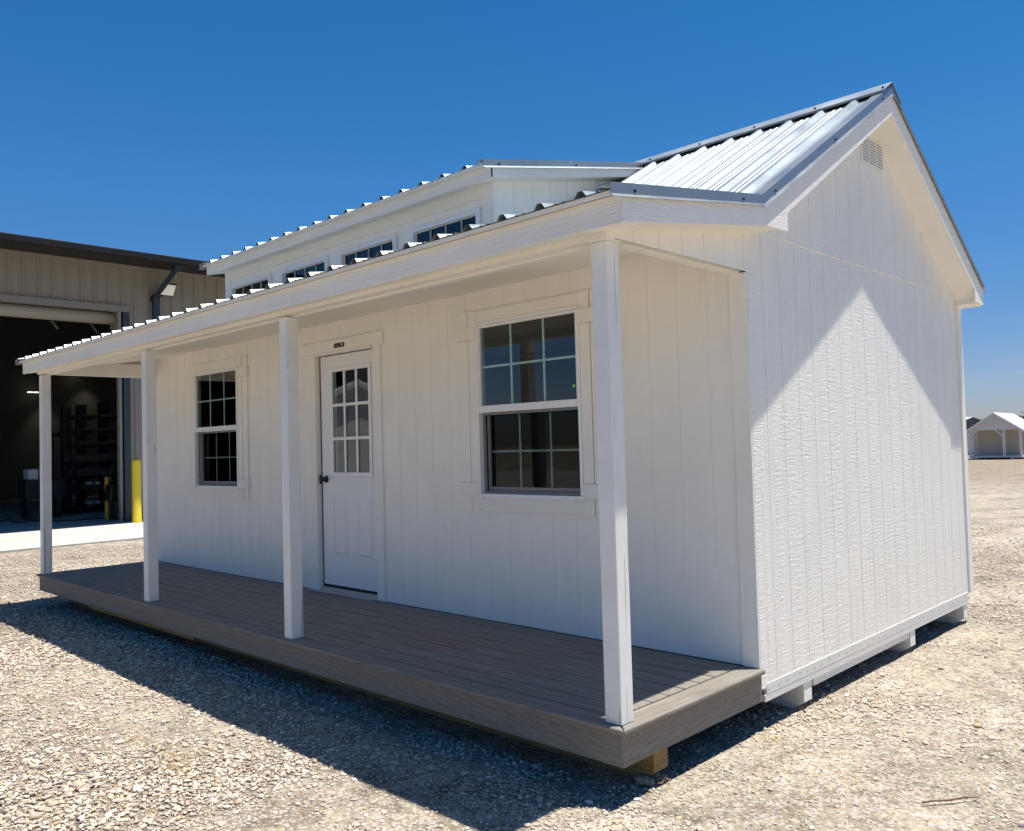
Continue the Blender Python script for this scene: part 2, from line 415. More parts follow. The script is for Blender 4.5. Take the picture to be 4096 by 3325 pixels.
# walls
WIN = [(-6.700, -5.725), (-2.165, -1.190)]
wh = [(a+.012, b-.012, 1.277, 2.513) for a, b in WIN] + [(-4.37, -3.43, .38, 2.49)]
mb = MB(); panel(mb, 'y', YP, -1, -LX+.001, -.001, lambda u: .38, lambda u: 2.775, grooves(-7.785, .2035, 38, .0022, .0025), wh)
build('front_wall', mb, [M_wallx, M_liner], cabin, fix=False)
mb = MB()
kk = grooves(.2035, .2035, 24)
panel(mb, 'x', 0., 1, YP+.0, YB, lambda u: .262, lambda u: 2.797, kk, thick=.06)
panel(mb, 'x', 0.006, 1, YP+.0, YB, lambda u: 2.797, lambda u: max(2.798, zbot(u)+.02), [(u+.02, d) for u, d in kk], breaks=(1.30, YR), thick=.06)
build('gable_wall', mb, [M_wally, M_liner], cabin, fix=False)
mb = MB(); mb.box(-.002, .0066, 1.30, YB, 2.7945, 2.7965)
build('wall_seam', mb, M_trimy, cabin)
mb = MB()   # left gable and back wall, seen only from the side
panel(mb, 'x', -LX, -1, YP, YB, lambda u: .262, lambda u: max(2.6, zbot(u)+.02), grooves(.2035, .2035, 24), breaks=(YR,), thick=.06)
build('side_wall', mb, [M_wally, M_liner], cabin, fix=False)
mb = MB(); panel(mb, 'y', YB-.002, 1, -LX+.002, -.002, lambda u: .262, lambda u: 2.79, grooves(-7.8, .2035, 38), thick=.06)
build('back_wall', mb, [M_wallx, M_liner], cabin, fix=False)
# porch end panels
for px, o in ((0., 1), (-LX, -1)):
    mb = MB(); panel(mb, 'x', px, o, .001, YP, lambda u: 2.552, lambda u: zbot(u)+.015, grooves(.2035, .2035, 7), thick=.03, inner=0)
    build('porch_end_panel', mb, M_wally, cabin, fix=False)
mb = MB(); mb.box(-.10, -.032, .105, YP-.016, 2.546, 2.70); mb.box(-LX+.032, -LX+.10, .105, YP-.016, 2.546, 2.70)
pieces('side_beam', mb, M_trimy, cabin, bevel=.002)
mb = MB(); mb.box(-LX-.008, -.0015, -.004, .062, 2.548, 2.72); mb.box(-LX+.02, -.10, .064, .105, 2.536, 2.62)
pieces('porch_beam', mb, M_trimx, cabin, bevel=.002)
mb = MB(); mb.box(-.112, -.004, -.012, .112, 2.5385, 2.5475); build('post_cap', mb, M_trimx, cabin)
# corner boards
mb = MB(); mb.box(-.10, -.0, YP-.016, YP-.0015, ZD+.002, 2.548); mb.box(-LX+.0, -LX+.09, YP-.016, YP-.0015, ZD+.002, 2.548)
pieces('corner_board', mb, M_trimz, cabin, bevel=.0015)
mb = MB(); mb.box(-.03, .016, YB+.001, YB+.095, .275, 2.72)
build('corner_board', mb, M_trimz, cabin, bevel=.0015)
# skirt strip with nail heads, rim
mb = MB(); mb.box(-.02, .003, YP+.05, YB-.02, .228, .285); mb.box(-.02, .002, YP+.03, YB-.02, .19, .2275)
for i in range(44):
    y = YP+.09+i*.11+random.uniform(-.03, .03)
    if y < YB-.05: z = .256+random.uniform(-.009, .009); mb.box(.003, .0042, y-.003, y+.003, z-.003, z+.003, 1)
build('skirt_strip', mb, [M_skirt, M_screw], cabin)
mb = MB(); mb.box(-.05, -.012, 1.90, 3.47, .140, .189); build('rim_joist', mb, M_trimy, cabin, bevel=.002)
mb = MB(); mb.box(-LX+.04, -.04, YP+.02, YB-.02, .20, .40); mb.box(-LX+.04, -.04, .04, YP+.02, .205, .345)  # cabin floor box, plus a solid one added to block light under the deck
build('floor_frame_blocker', mb, M_liner, cabin)
# skids
def skid(y0, y1, m):
    mb = MB(); x1 = -.06 if y0 < 1 else -.005
    mb.prism([(-LX+.1, G-.01), (-LX+.1, .2), (x1, .2), (x1, G+.04), (x1-.075, G-.01)], 1, y0, y1)
    # prism(1) takes (x, z) pairs
    build('skid', mb, m, cabin, bevel=.003)
skid(.31, .425, M_raw); skid(1.75, 1.855, M_trimx); skid(3.475, 3.575, M_trimx); skid(4.71, 4.81, M_trimx)
mb = MB(); mb.box(-6.67, -4.37, .10, .30, .125, .2045); build('cross_timber', mb, M_raw, cabin, bevel=.003)
# deck
mb = MB(); y = .104; k = 0
while y < YP-.03:
    y1 = min(y+.1385, YP-.004); mb.box(-LX+.115, -.113, y, y1-.0045, ZD-.024, ZD-.0005); y += .1425
for yy in np.arange(.12, YP-.05, .1425):
    for xx in (-.125, -.16, -2.2, -3.8, -5.4, -1.05):
        q = .0028; x = xx+random.uniform(-.006, .006); y = yy+.05+random.uniform(-.02, .02)
        mb.box(x-q, x+q, y-q, y+q, ZD-.002, ZD+.0004, 1)
build('deck_boards', mb, [M_deckx, M_screw], cabin, bevel=.0025)
def border(pts, m):
    mb = MB(); mb.prism(pts, 2, ZD-.026, ZD); return build('deck_border', mb, m, cabin, bevel=.009, seg=3)
a, b = -.028, .100
border([(-LX-.026, a), (.027, a), (-.1085, b), (-LX+.1085, b)], M_deckx)
border([(.0285, a+.002), (.0285, YP-.002), (-.108, YP-.002), (-.108, b+.0035)], M_decky)
border([(-LX-.0285, a+.002), (-LX-.0285, YP-.002), (-LX+.108, YP-.002), (-LX+.108, b+.0035)], M_decky)
mb = MB(); mb.box(-LX, -.0212, -.001, .02, .202, ZD-.0265)
build('deck_fascia', mb, M_dfx, cabin, bevel=.002)
mb = MB(); mb.box(-.02, .001, .0205, YP-.002, .202, ZD-.0265); mb.box(-.02, .001, -.001, .0195, .202, ZD-.0265)
for yy in (.06, .11, .43, .82, 1.2):
    for zz in (.225, .325): mb.box(.0012, .0022, yy-.003, yy+.003, zz-.003, zz+.003, 1)
build('deck_fascia', mb, [M_dfy, M_screw], cabin, bevel=.002)
mb = MB(); mb.box(-LX-.001, -LX+.02, .0205, YP-.002, .202, ZD-.0265)
build('deck_fascia', mb, M_dfy, cabin, bevel=.002)
# posts
for i, x1 in enumerate((-.012, -2.733, -5.027, -7.757)):
    mb = MB(); mb.box(x1-.092, x1, .010, .102, ZD+.0005, 2.5385 if i == 0 else 2.5355)
    # the posts were set by hand: each leans a hair
    o = build('porch_post', mb, M_post, cabin, bevel=.005)
    o['label'] = ['rightmost porch post beside the sunlit deck corner', 'third porch post from the left end beside the door', 'second porch post from the left end with a long crack', 'leftmost porch post at the far end of the deck'][i]

# roof body (soffit + rafters as one solid)
mb = MB()
pz = lambda y, d=.02: (y, ztop(y)-d)
mb.prism([(-.10, zbot(-.10)), (1.163, zbot(1.162)), (1.30, zbot(1.162)+.01), (1.30, ztop(1.3)-.03), (1.102, ztop(1.101)-.012), (-.10, ztop(-.10)-.012)], 0, RX0+.018, RX1-.018)
build('porch_roof_soffit', mb, M_soffit, cabin)
mb = MB()
for xa, xb in ((RX0+.018, DX0-.0), (DX1+.0, RX1-.018)):
    mb.prism([(1.301, zbot(1.301)), (YR, zbot(YR)), (YR, ztop(YR)-.015), (1.301, ztop(1.301)-.015)], 0, xa, xb)
mb.prism([(YR+.001, zbot(YR)), (4.95, zbot(4.95)), (4.95, ztop(4.95)-.015), (YR+.001, ztop(YR)-.015)], 0, RX0+.018, RX1-.018)
pieces('main_roof_soffit', mb, M_soffit, cabin)
# fascia boards
mb = MB(); mb.box(RX0, RX1-.002, -.12, -.101, 2.557, 2.682); build('front_fascia', mb, M_trimx, cabin, bevel=.002)
rk = [(-.1215, 2.557), (1.163, 2.753), (1.392, 2.759), (1.392, zbot(1.392)), (YR, zbot(YR)), (4.752, zbot(4.752)), (4.745, 2.722), (4.965, 2.712),
      (4.965, ztop(4.965)-.022), (YR, ztop(YR)-.022), (1.112, ztop(1.112)-.022), (-.1215, ztop(-.1215)-.022)]
rk1 = [rk[0], (1.163, 2.753), (1.112, ztop(1.112)-.022), rk[-1]]
rk2 = [(1.1645, 2.7535), (1.392, 2.759), (1.392, zbot(1.392)), (YR-.0005, zbot(YR)), (YR-.0005, ztop(YR)-.022), (1.1135, ztop(1.1135)-.022)]
rk3 = [(YR+.0005, zbot(YR)), (4.745, zbot(4.745)), (4.745, 2.722), (4.965, 2.712), (4.965, ztop(4.965)-.022), (YR+.0005, ztop(YR)-.022)]
for xa in (RX1-.018, RX0):
    mb = MB()
    for q in (rk1, rk2, rk3): mb.prism(q, 0, xa, xa+.018)
    build('rake_fascia', mb, M_trimy, cabin, bevel=.0015)
mb = MB()
mb.box(.008, RX1-.019, 4.80, 4.93, 2.795, 2.86); mb.box(.0, RX1-.019, YB+.002, 4.955, 2.72, 2.793)
pieces('box_return', mb, M_trimy, cabin, bevel=.0015)
mb = MB(); mb.box(RX0, RX1-.019, 4.951, 4.968, 2.712, 2.86); build('back_fascia', mb, M_trimx, cabin)
# drip strip painted with the fascia
mb = MB(); mb.box(RX0-.02, RX1-.004, -.150, -.1215, 2.684, 2.696); mb.box(RX0-.02, RX1-.004, -.154, -.1505, 2.672, 2.696)
build('drip_edge', mb, M_trimx, cabin, bevel=.002)

# corrugated sheets
def ribbed(mb, x0, x1, segs, first=-.010, pitch=.2405):
    """segs: list of (y, z) polyline; ribs run along y"""
    prof = []
    k0 = int((first-x1)/pitch)-1; k1 = int((first-x0)/pitch)+2
    for k in range(k0, k1):
        c = first-pitch*k
        for dx, h in ((-.034, 0), (-.013, .026), (.013, .026), (.034, 0), (.085, 0), (.092, .004), (.104, .004), (.111, 0), (.132, 0), (.139, .004), (.151, .004), (.158, 0)):
            prof.append((c-dx, h))
    prof = sorted(p for p in prof if x0 < p[0] < x1); prof = [(x0, 0.)]+prof+[(x1, 0.)]
    for (ya, za), (yb, zb_) in zip(segs[:-1], segs[1:]):
        k = len(mb.v)
        for x, h in prof: mb.v += [(x, ya, za+h), (x, yb, zb_+h)]
        for i in range(len(prof)-1):
            j = k+2*i; mb.f.append((j, j+2, j+3, j+1)); mb.m.append(0)
    return mb
zt_ = lambda y: (y, ztop(y)-.008)
mb = MB(); ribbed(mb, RX0-.03, RX1+.002, [(-.168, ztop(-.168)-.008), zt_(1.102), zt_(1.242)])
build('porch_roof_sheet', mb, M_galv, cabin, fix=False)
for xa_, xb_ in ((DX1+.004, RX1+.002), (RX0-.03, DX0-.004)):
    mb = MB(); ribbed(mb, xa_, xb_, [zt_(1.242), (YR, ztop(YR)-.008)]); build('main_roof_sheet', mb, M_galv, cabin, fix=False)
mb = MB(); ribbed(mb, RX0-.03, RX1+.002, [(YR+.001, ztop(YR)-.008), (5.0, ztop(5.0)-.008)])
build('back_roof_sheet', mb, M_galv, cabin, fix=False)
# metal trims along sloping edges
def raketrim(mb, xo, sgn, pts, h=.050, flange=.07):
    for (ya, za), (yb, zb_) in zip(pts[:-1], pts[1:]):
        sl = math.hypot(yb-ya, zb_-za)/abs(yb-ya); hh = h*sl
        pr = [(-flange, .006), (-flange, .012), (.004, .012), (.004, -hh*.72), (.018, -hh), (.0165, -hh-.0015*sl), (.001, -hh*.72), (.001, .006)]
        k = len(mb.v); n = len(pr)
        for y, z in ((ya, za), (yb, zb_)): mb.v += [(xo+sgn*dx, y, z+dz) for dx, dz in pr]
        mb.f.append(tuple(k+i for i in range(n))); mb.f.append(tuple(k+n+i for i in reversed(range(n)))); mb.m += [0, 0]
        for i in range(n):
            j = (i+1) % n; mb.f.append((k+i, k+n+i, k+n+j, k+j)); mb.m.append(0)
        L_ = abs(yb-ya); ns = max(2, int(L_/.62))
        for q in range(ns):
            y = ya+(yb-ya)*(q+.18)/(ns-.6) if ns > 1 else ya
            if not min(ya, yb) < y < max(ya, yb): continue
            z = za+(zb_-za)*(y-ya)/(yb-ya)-hh*.42; x = xo+sgn*.004
            mb.box(min(x, x+sgn*.007), max(x, x+sgn*.007), y-.005, y+.005, z-.005, z+.005, 1)
mb = MB(); raketrim(mb, RX1, 1, [(-.21, ztop(-.21)), (1.102, ztop(1.1019))]); raketrim(mb, RX1, 1, [(1.1025, ztop(1.103)), (YR, ztop(YR))], .053); raketrim(mb, RX1, 1, [(YR+.001, ztop(YR)), (5.015, ztop(5.015))], .050)
build('rake_trim', mb, [M_galvtrim, M_screw], cabin)
mb = MB(); raketrim(mb, RX0, -1, [(-.19, ztop(-.19)), (1.102, ztop(1.1019)), (YR, ztop(YR)), (5.015, ztop(5.015))])
build('rake_trim', mb, [M_galvtrim, M_screw], cabin)
# ridge cap
mb = MB(); zr = ztop(YR)+.026
for sg in (-1, 1):
    mb.prism([(YR, zr+.012), (YR+sg*.16, zr-.59*.16+.008), (YR+sg*.16, zr-.59*.16+.002), (YR+sg*.155, zr-.59*.16-.006), (YR, zr+.006)], 0, RX0-.02, RX1+.010)
for i in range(17):
    x = RX1-.01-i*.481
    mb.box(x-.006, x+.006, YR-.134, YR-.122, zr-.59*.128+.012, zr-.59*.128+.021, 1)
build('ridge_cap', mb, [M_galv, M_screw], cabin)
# gable vent
mb = MB(); y0, y1, z0, z1 = 2.905, 3.295, 3.540, 3.735
mb.box(.0065, .016, y0, y1, z0, z1)
build_v = build('gable_vent', mb, M_ventp, cabin, bevel=.002)
mb = MB()
for c in range(3):
    ya = y0+.018+c*.124
    for r_ in range(9):
        z = z0+.014+r_*.0196; mb.box(.0162, .0175, ya, ya+.106, z, z+.0085)
build('vent_slots', mb, simple('vent_shadow_gap', (.36, .36, .35), .8), build_v)

# dormer
mb = MB()
TR = [(-2.845, -2.13), (-3.83, -3.112), (-4.81, -4.095), (-5.79, -5.078)]
panel(mb, 'y', YP+.002, -1, DX0+.002, DX1-.002, lambda u: 2.88, lambda u: 3.60, [], [(a+.004, b-.004, 3.06, 3.32) for a, b in TR])
dw = build('dormer_front', mb, [M_wallx, M_liner], cabin, fix=False)
zdb = lambda y: 3.495+.209*(y-1.097)
ymeet = 2.78
for px, o in ((DX1, 1), (DX0, -1)):
    mb = MB(); panel(mb, 'x', px, o, YP+.004, 2.86, lambda u: max(2.86, ztop(u)-.05), lambda u: max(zdb(u)+.03, ztop(u)-.04), grooves(1.45, .2035, 8), breaks=(1.5, 2.0, 2.5, 2.78), thick=.04)
    build('dormer_side', mb, [M_wally, M_liner], cabin, fix=False)
mb = MB(); mb.prism([(1.095, zdb(1.095)), (YR, zdb(YR)), (YR, dtop(YR)-.01), (1.095, dtop(1.095)-.01)], 0, DR0+.017, DR1-.017)
build('dormer_soffit', mb, M_soffit, cabin)
mb = MB(); mb.box(DR0, DR1-.001, 1.077, 1.0945, 3.487, 3.588); build('dormer_fascia', mb, M_trimx, cabin, bevel=.0015)
for xa in (DR1-.017, DR0):
    mb = MB(); mb.prism([(1.0775, zdb(1.0775)-.004), (2.84, zdb(2.84)), (YR-.02, dtop(YR)-.03), (1.0775, dtop(1.0775)-.015)], 0, xa, xa+.016)
    build('dormer_fascia', mb, M_trimy, cabin, bevel=.0015)
mb = MB(); mb.box(DX0+.101, DX1-.101, YP-.0135, YP+.003, 3.425, 3.56); mb.box(DX1-.10, DX1+.012, YP-.0145, YP+.003, 2.90, 3.565); mb.box(DX0-.012, DX0+.10, YP-.0145, YP+.003, 2.90, 3.565)
mb.box(DX1+.0005, DX1+.012, YP+.0035, YP+.02, 2.90, 3.57)
pieces('dormer_trim', mb, M_trimx, cabin, bevel=.0015)
mb = MB(); y0_, y1_ = 1.32, 2.74
mb.prism([(y0_, ztop(y0_)+.0), (y1_, ztop(y1_)), (y1_, ztop(y1_)+.06), (y0_, ztop(y0_)+.10)], 0, DX1+.001, DX1+.013)
build('dormer_flashing', mb, M_trimy, cabin)
mb = MB(); ribbed(mb, DR0-.015, DR1+.002, [(1.02, dtop(1.02)-.008), (YR, dtop(YR)-.008)], first=-2.02)
build('dormer_roof_sheet', mb, M_galv, cabin, fix=False)
for xo_, sg_ in ((DR1, 1), (DR0, -1)):
    mb = MB(); raketrim(mb, xo_, sg_, [(1.0, dtop(1.0)), (YR-.01, dtop(YR)+.002)], .046); build('dormer_rake_trim', mb, [M_galv, M_screw], cabin)
mb = MB(); mb.box(DR0-.015, DR1-.004, 1.036, 1.0765, 3.578, 3.586); mb.box(DR0-.015, DR1-.004, 1.032, 1.0355, 3.560, 3.586)
build('dormer_drip_edge', mb, M_trimx, cabin)
for i, (a, b) in enumerate(TR):
    mb = MB(); z0, z1 = 3.03, 3.36; yy = YP-.0125; q = .030
    mb.box(a-.037, b+.037, yy-.010, yy+.0125, z1-.035, z1); mb.box(a-.037, b+.037, yy-.014, yy+.0125, z0-.01, z0+.025)
    mb.box(a-.037, a-.001, yy-.014, yy+.0125, z0+.0255, z1-.0355); mb.box(b+.001, b+.037, yy-.014, yy+.0125, z0+.0255, z1-.0355)
    wn = build('transom_window', mb, M_vinyl, cabin, bevel=.003)
    mb = MB(); mb.box(a-.0015, b+.0015, YP+.010, YP+.014, 3.05, 3.325); build('pane', mb, M_glassg, wn)
    mb = MB()
    for k in (1, 2, 3): x = a+(b-a)*k/4; mb.box(x-.0055, x+.0055, YP-.002, YP+.0085, 3.05, 3.325)
    pieces('grille_bar', mb, M_gridd, wn)

# double-hung windows
def window(x0, x1):
    z0, z1 = 1.265, 2.525; Y = YP
    mb = MB(); t = .022; yo, yi = Y-.030, Y+.03
    mb.box(x0, x1, yo, yi, z1-t, z1); mb.box(x0, x1, yo, yi, z0, z0+t)
    mb.box(x0, x0+t, yo, yi, z0+t+.0005, z1-t-.0005); mb.box(x1-t, x1, yo, yi, z0+t+.0005, z1-t-.0005)
    mb.box(x0-.012, x1+.012, yo-.006, yo+.018, z0-.010, z0+.006)
    f = build('window', mb, M_vinyl, cabin, bevel=.003)
    # upper sash
    mb = MB(); s = .020; xa, xb = x0+t+.001, x1-t-.001; ya, yb = Y-.022, Y+.012; za, zb_ = 1.868, z1-t-.001
    mb.box(xa, xb, ya, yb, zb_-s, zb_); mb.box(xa, xb, ya-.006, yb, za, za+.050)
    mb.box(xa, xa+s-.008, ya, yb, za+.0505, zb_-s-.0005); mb.box(xb-s+.008, xb, ya, yb, za+.0505, zb_-s-.0005)
    u = build('upper_sash', mb, M_vinyl, f, bevel=.002)
    mb = MB(); ya2 = Y-.006; mb.box(xa+.006, xb-.006, ya2, ya2+.004, za+.045, zb_-s+.004); build('pane', mb, M_glass, f)
    mb = MB(); g = .008
    for k in (1, 2): x = xa+(xb-xa)*k/3; mb.box(x-g, x+g, ya2+.006, ya2+.012, za+.05, zb_-s)
    zm = (za+.05+zb_-s)/2
    mb.box(xa+.01, xb-.01, ya2+.0125, ya2+.016, zm-g, zm+g); build('grille', mb, M_grid, f)
    # lower sash behind the screen
    zl0, zl1 = z0+t+.001, 1.866
    mb = MB(); yl = Y+.006; s2 = .016
    mb.box(xa, xb, yl, yl+.01, zl1-s2, zl1); mb.box(xa, xb, yl, yl+.01, zl0, zl0+s2)
    mb.box(xa, xa+s2, yl, yl+.01, zl0+s2, zl1-s2); mb.box(xb-s2, xb, yl, yl+.01, zl0+s2, zl1-s2)
    build('screen_frame', mb, M_screen, f)
    mb = MB(); mb.box(xa+.03, xb-.03, yl+.045, yl+.05, zl0+.04, zl1-.02); build('pane', mb, M_glassd, f)
    mb = MB(); ys = yl+.03
    mb.box(xa+.016, xb-.016, ys, ys+.02, zl0+.016, zl0+.045); mb.box(xa+.016, xa+.036, ys, ys+.02, zl0+.0455, zl1-.02); mb.box(xb-.036, xb-.016, ys, ys+.02, zl0+.0455, zl1-.02)
    build('lower_sash', mb, M_screen, f)
    mb = MB()
    for k in (1, 2): x = xa+.03+(xb-xa-.06)*k/3; mb.box(x-g*.8, x+g*.8, yl+.052, yl+.058, zl0+.04, zl1-.02)
    zm = (zl0+zl1)/2+.01; mb.box(xa+.03, xb-.03, yl+.0585, yl+.062, zm-g*.8, zm+g*.8); build('grille', mb, M_grid, f)
    mb = MB(); mb.tube([(xb-.045, ya2-.0012, 2.006), (xb-.045, ya2-.0004, 2.006)], .011, 14); mb.tube([(xb-.022, yl-.0012+.011, 1.448), (xb-.022, yl+.0106, 1.448)], .010, 14)
    pieces('sticker', mb, M_green, f)
    mb = MB(); mb.tube([(xb-.03, yo-.007, z0-.002), (xb-.03, yo-.0085, z0-.002)], .003, 8); mb.tube([(xa+.03, yo-.007, z0-.002), (xa+.03, yo-.0085, z0-.002)], .003, 8)
    pieces('weep_hole', mb, M_seal, f)
    # trim boards: paired uprights, short cross pieces, head and sill boards
    y1 = Y-.0015; a = Y-.020; c = Y-.034
    for sx in (-1, 1):
        e = x0-.001 if sx < 0 else x1+.001
        X = lambda d: e+sx*d
        def bb(m, d0, d1, za, zb_, ya): m.box(min(X(d0), X(d1)), max(X(d0), X(d1)), ya, y1, za, zb_)
        mb = MB(); 
        for za, zb_ in ((1.157, 1.271), (1.3665, 2.4025), (2.4995, 2.618)):
            bb(mb, 0, .082, za, zb_, a); bb(mb, .0905, .182, za, zb_, a+.003)
        pieces('side_trim', mb, M_trimz, f, bevel=.0015)
        mb = MB(); bb(mb, -.004 if False else 0, .202, 2.4035, 2.4985, c); bb(mb, 0, .202, 1.272, 1.3655, c)
        pieces('cross_trim', mb, M_trimx, f, bevel=.0015)
    mb = MB(); mb.box(x0, x1, a+.001, y1, 2.5265, 2.612); build('head_trim', mb, M_trimx, f, bevel=.0015)
    mb = MB(); mb.box(x0, x1, a+.001, y1, 1.160, 1.2535); build('sill_trim', mb, M_trimx, f, bevel=.0015)
    return f
o1 = window(*WIN[0]); o1['label'] = 'smaller-looking porch window left of the door'
o2 = window(*WIN[1]); o2['label'] = 'large porch window right of the door with two green stickers'

# door
dx0, dx1, dz0, dz1 = -4.262, -3.442, .440, 2.470; yd = YP+.022
mb = MB(); T = .12
mb.box(-4.37, -4.285, YP-.028, YP+.085, ZD+.005, 2.4955); mb.box(-3.438, -3.428, YP-.004, YP+.085, ZD+.005, 2.4955); mb.box(-4.2845, -3.4385, YP-.026, YP+.085, 2.478, 2.4955)
fr = build('door_frame', mb, M_trimz, cabin, bevel=.002)
mb = MB()
mb.box(-4.284, -4.262, yd+.004, yd+.04, ZD+.03, 2.4775); mb.box(-4.2615, -3.439, yd+.004, yd+.04, 2.4705, 2.4775); mb.box(-4.2615, -3.439, yd+.004, yd+.04, .418, .4395)
build('weatherstrip', mb, M_seal, fr)
mb = MB(); mb.box(-4.37, -3.428, YP-.075, YP+.0, ZD+.001, .392); mb.box(-4.28, -3.44, YP+.0005, YP+.06, ZD+.001, .417)
build('threshold', mb, M_alum, fr, bevel=.003)
mb = MB(); mb.box(-4.50, -4.3705, YP-.018, YP-.0015, ZD+.002, 2.4975); mb.box(-3.4275, -3.327, YP-.018, YP-.0015, ZD+.002, 2.4975); mb.box(-4.545, -3.285, YP-.0195, YP-.0015, 2.498, 2.602)
pieces('door_casing', mb, M_trimz, fr, bevel=.002)
gx0, gx1, gz0, gz1 = -4.105, -3.500, 1.398, 2.357
mb = MB()
holes = [(gx0+.03, gx1-.03, gz0+.03, gz1-.03)]
panel(mb, 'y', yd, -1, dx0, dx1, lambda u: dz0, lambda u: dz1, [], holes, thick=.04, inner=0)
door = build('door', mb, M_doorp, cabin, fix=False)
mb = MB()
def ring(mb, x0, x1, z0, z1, w_, ya, yb, mi=0):
    mb.box(x0, x1, ya, yb, z1-w_, z1, mi); mb.box(x0, x1, ya, yb, z0, z0+w_, mi)
    mb.box(x0, x0+w_, ya, yb, z0+w_+.0003, z1-w_-.0003, mi); mb.box(x1-w_, x1, ya, yb, z0+w_+.0003, z1-w_-.0003, mi)
ring(mb, gx0, gx1, gz0, gz1, .036, yd-.013, yd-.0005)
build('lite_frame', mb, M_vinyl, door, bevel=.005, seg=2)
mb = MB(); mb.box(gx0+.034, gx1-.034, yd+.002, yd+.006, gz0+.034, gz1-.034); build('door_glass', mb, M_glass, door)
mb = MB()
for k in (1, 2):
    x = gx0+.036+(gx1-gx0-.072)*k/3; mb.box(x-.013, x+.013, yd-.009, yd+.0015, gz0+.0365, gz1-.0365)
for k in (1, 2):
    z = gz0+.036+(gz1-gz0-.072)*k/3; mb.box(gx0+.0365, gx1-.0365, yd-.0105, yd+.001, z-.013, z+.013)
pieces('muntin', mb, M_vinyl, door, bevel=.003)
mb = MB()
for px0, px1 in ((-4.097, -3.890), (-3.728, -3.525)):
    pz0, pz1 = .700, 1.232
    ring(mb, px0, px1, pz0, pz1, .010, yd-.0022, yd-.0003)
    mb.box(px0+.026, px1-.026, yd-.003, yd-.0003, pz0+.034, pz1-.034); mb.prism([(yd-.0003, pz0+.0335), (yd-.0003, pz0+.012), (yd-.008, pz0+.0335)], 0, px0+.026, px1-.026)
pieces('door_panel', mb, M_doorp, door, bevel=.002)
mb = MB(); kx, kz = -4.198, 1.372
for ax, sg in ((0, 1),):
    prof = [(.032, -.0003), (.032, -.006), (.013, -.010), (.012, -.032), (.026, -.040), (.0305, -.052), (.026, -.066), (.008, -.071)]
    mb.tube([(kx, yd+h, kz) for r, h in prof], [r for r, h in prof], 18)
build('door_knob', mb, M_black, door, smooth=True)
mb = MB(); mb.box(-4.289, -4.2855+.004, yd-.02, yd+.003, 1.33, 1.41); build('strike_plate', mb, M_black, door)
mb = MB(); mb.box(-3.982, -3.822, YP-.0225, YP-.0198, 2.524, 2.5645)
pl = build('name_plate', mb, M_black, cabin, bevel=.002)
M_plate = simple('plate_lettering', (.36, .35, .32), .5); yy = YP-.0235
mb = MB(); cx, cz = -3.952, 2.546
arc = [(cx+.018*math.cos(t), yy, cz+.016*math.sin(t)) for t in np.linspace(R(60), R(235), 12)] + [(-3.95, yy, 2.531), (-3.89, yy, 2.532)]
mb.tube(arc, .0016, 6)
for i, h in enumerate((.010, .008, .013, .008, .012, .009)):
    x = -3.95+i*.0105; mb.box(x, x+.0024, yy-.0006, yy+.0006, 2.5365, 2.5365+h); mb.box(x+.0024, x+.0065, yy-.0006, yy+.0006, 2.5365+h*.6, 2.5365+h*.6+.002)
mb.prism([(-3.872, 2.558), (-3.838, 2.558), (-3.84, 2.540), (-3.855, 2.530), (-3.87, 2.540)], 1, yy-.0005, yy+.0005)
build('plate_emblem', mb, M_plate, pl)
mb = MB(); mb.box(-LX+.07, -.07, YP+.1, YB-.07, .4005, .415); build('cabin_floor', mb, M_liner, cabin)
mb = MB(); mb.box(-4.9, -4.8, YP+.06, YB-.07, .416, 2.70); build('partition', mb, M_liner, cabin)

# ------------------------------------------------------------------ ground
def vnoise(x, y, seed, scale):
    x = x/scale; y = y/scale; xi = np.floor(x).astype(np.int64); yi = np.floor(y).astype(np.int64); fx = x-xi; fy = y-yi
    fx = fx*fx*(3-2*fx); fy = fy*fy*(3-2*fy)
    def hsh(a, b):
        n = (a*374761393 + b*668265263 + seed*1442695041) & 0x7fffffff
        n = ((n ^ (n >> 13))*1274126177) & 0x7fffffff
        return ((n ^ (n >> 16)) & 0xffff)/65535.
    return (hsh(xi, yi)*(1-fx)+hsh(xi+1, yi)*fx)*(1-fy)+(hsh(xi, yi+1)*(1-fx)+hsh(xi+1, yi+1)*fx)*fy
def height(x, y):
    h = (vnoise(x, y, 1, 1.7)-.5)*.030+(vnoise(x, y, 2, .45)-.5)*.012+(vnoise(x, y, 3, .13)-.5)*.007
    # a shallow tyre rut on the right-hand side
    t = (x-1.2)*.55+(y-1.0)*.835; q = np.abs(np.mod((x*.83-y*.55)+.2, 1.9)-.95)
    h -= .010*np.exp(-(q/.13)**2)*(vnoise(x, y, 5, 2.5) > .35)
    inside = (x > -8.0) & (x < .05) & (y > -.05) & (y < 4.9)
    h = np.where(inside, np.minimum(h, -.004), h)
    far = np.clip((np.hypot(x+2, y)-14)/8, 0, 1)
    return G+h*(1-far)
def lines(lo, hi, step, far):
    c = list(np.arange(lo, hi+1e-6, step)); g = step
    a, b = lo, hi; pre = []; post = []
    while a > -far: g *= 1.16; a -= g; b += g; pre.append(a); post.append(b)
    return np.array(pre[::-1]+c+post)
gx = lines(-9., 5., .045, 900); gy = lines(-2.6, 7., .045, 900)
XX, YY = np.meshgrid(gx, gy, indexing='ij'); ZZ = height(XX, YY)
nx, ny = XX.shape; vv = np.stack([XX, YY, ZZ], -1).reshape(-1, 3)
ii = (np.arange(nx-1)[:, None]*ny+np.arange(ny-1)[None, :]).reshape(-1)
ff = np.stack([ii, ii+ny, ii+ny+1, ii+1], -1)
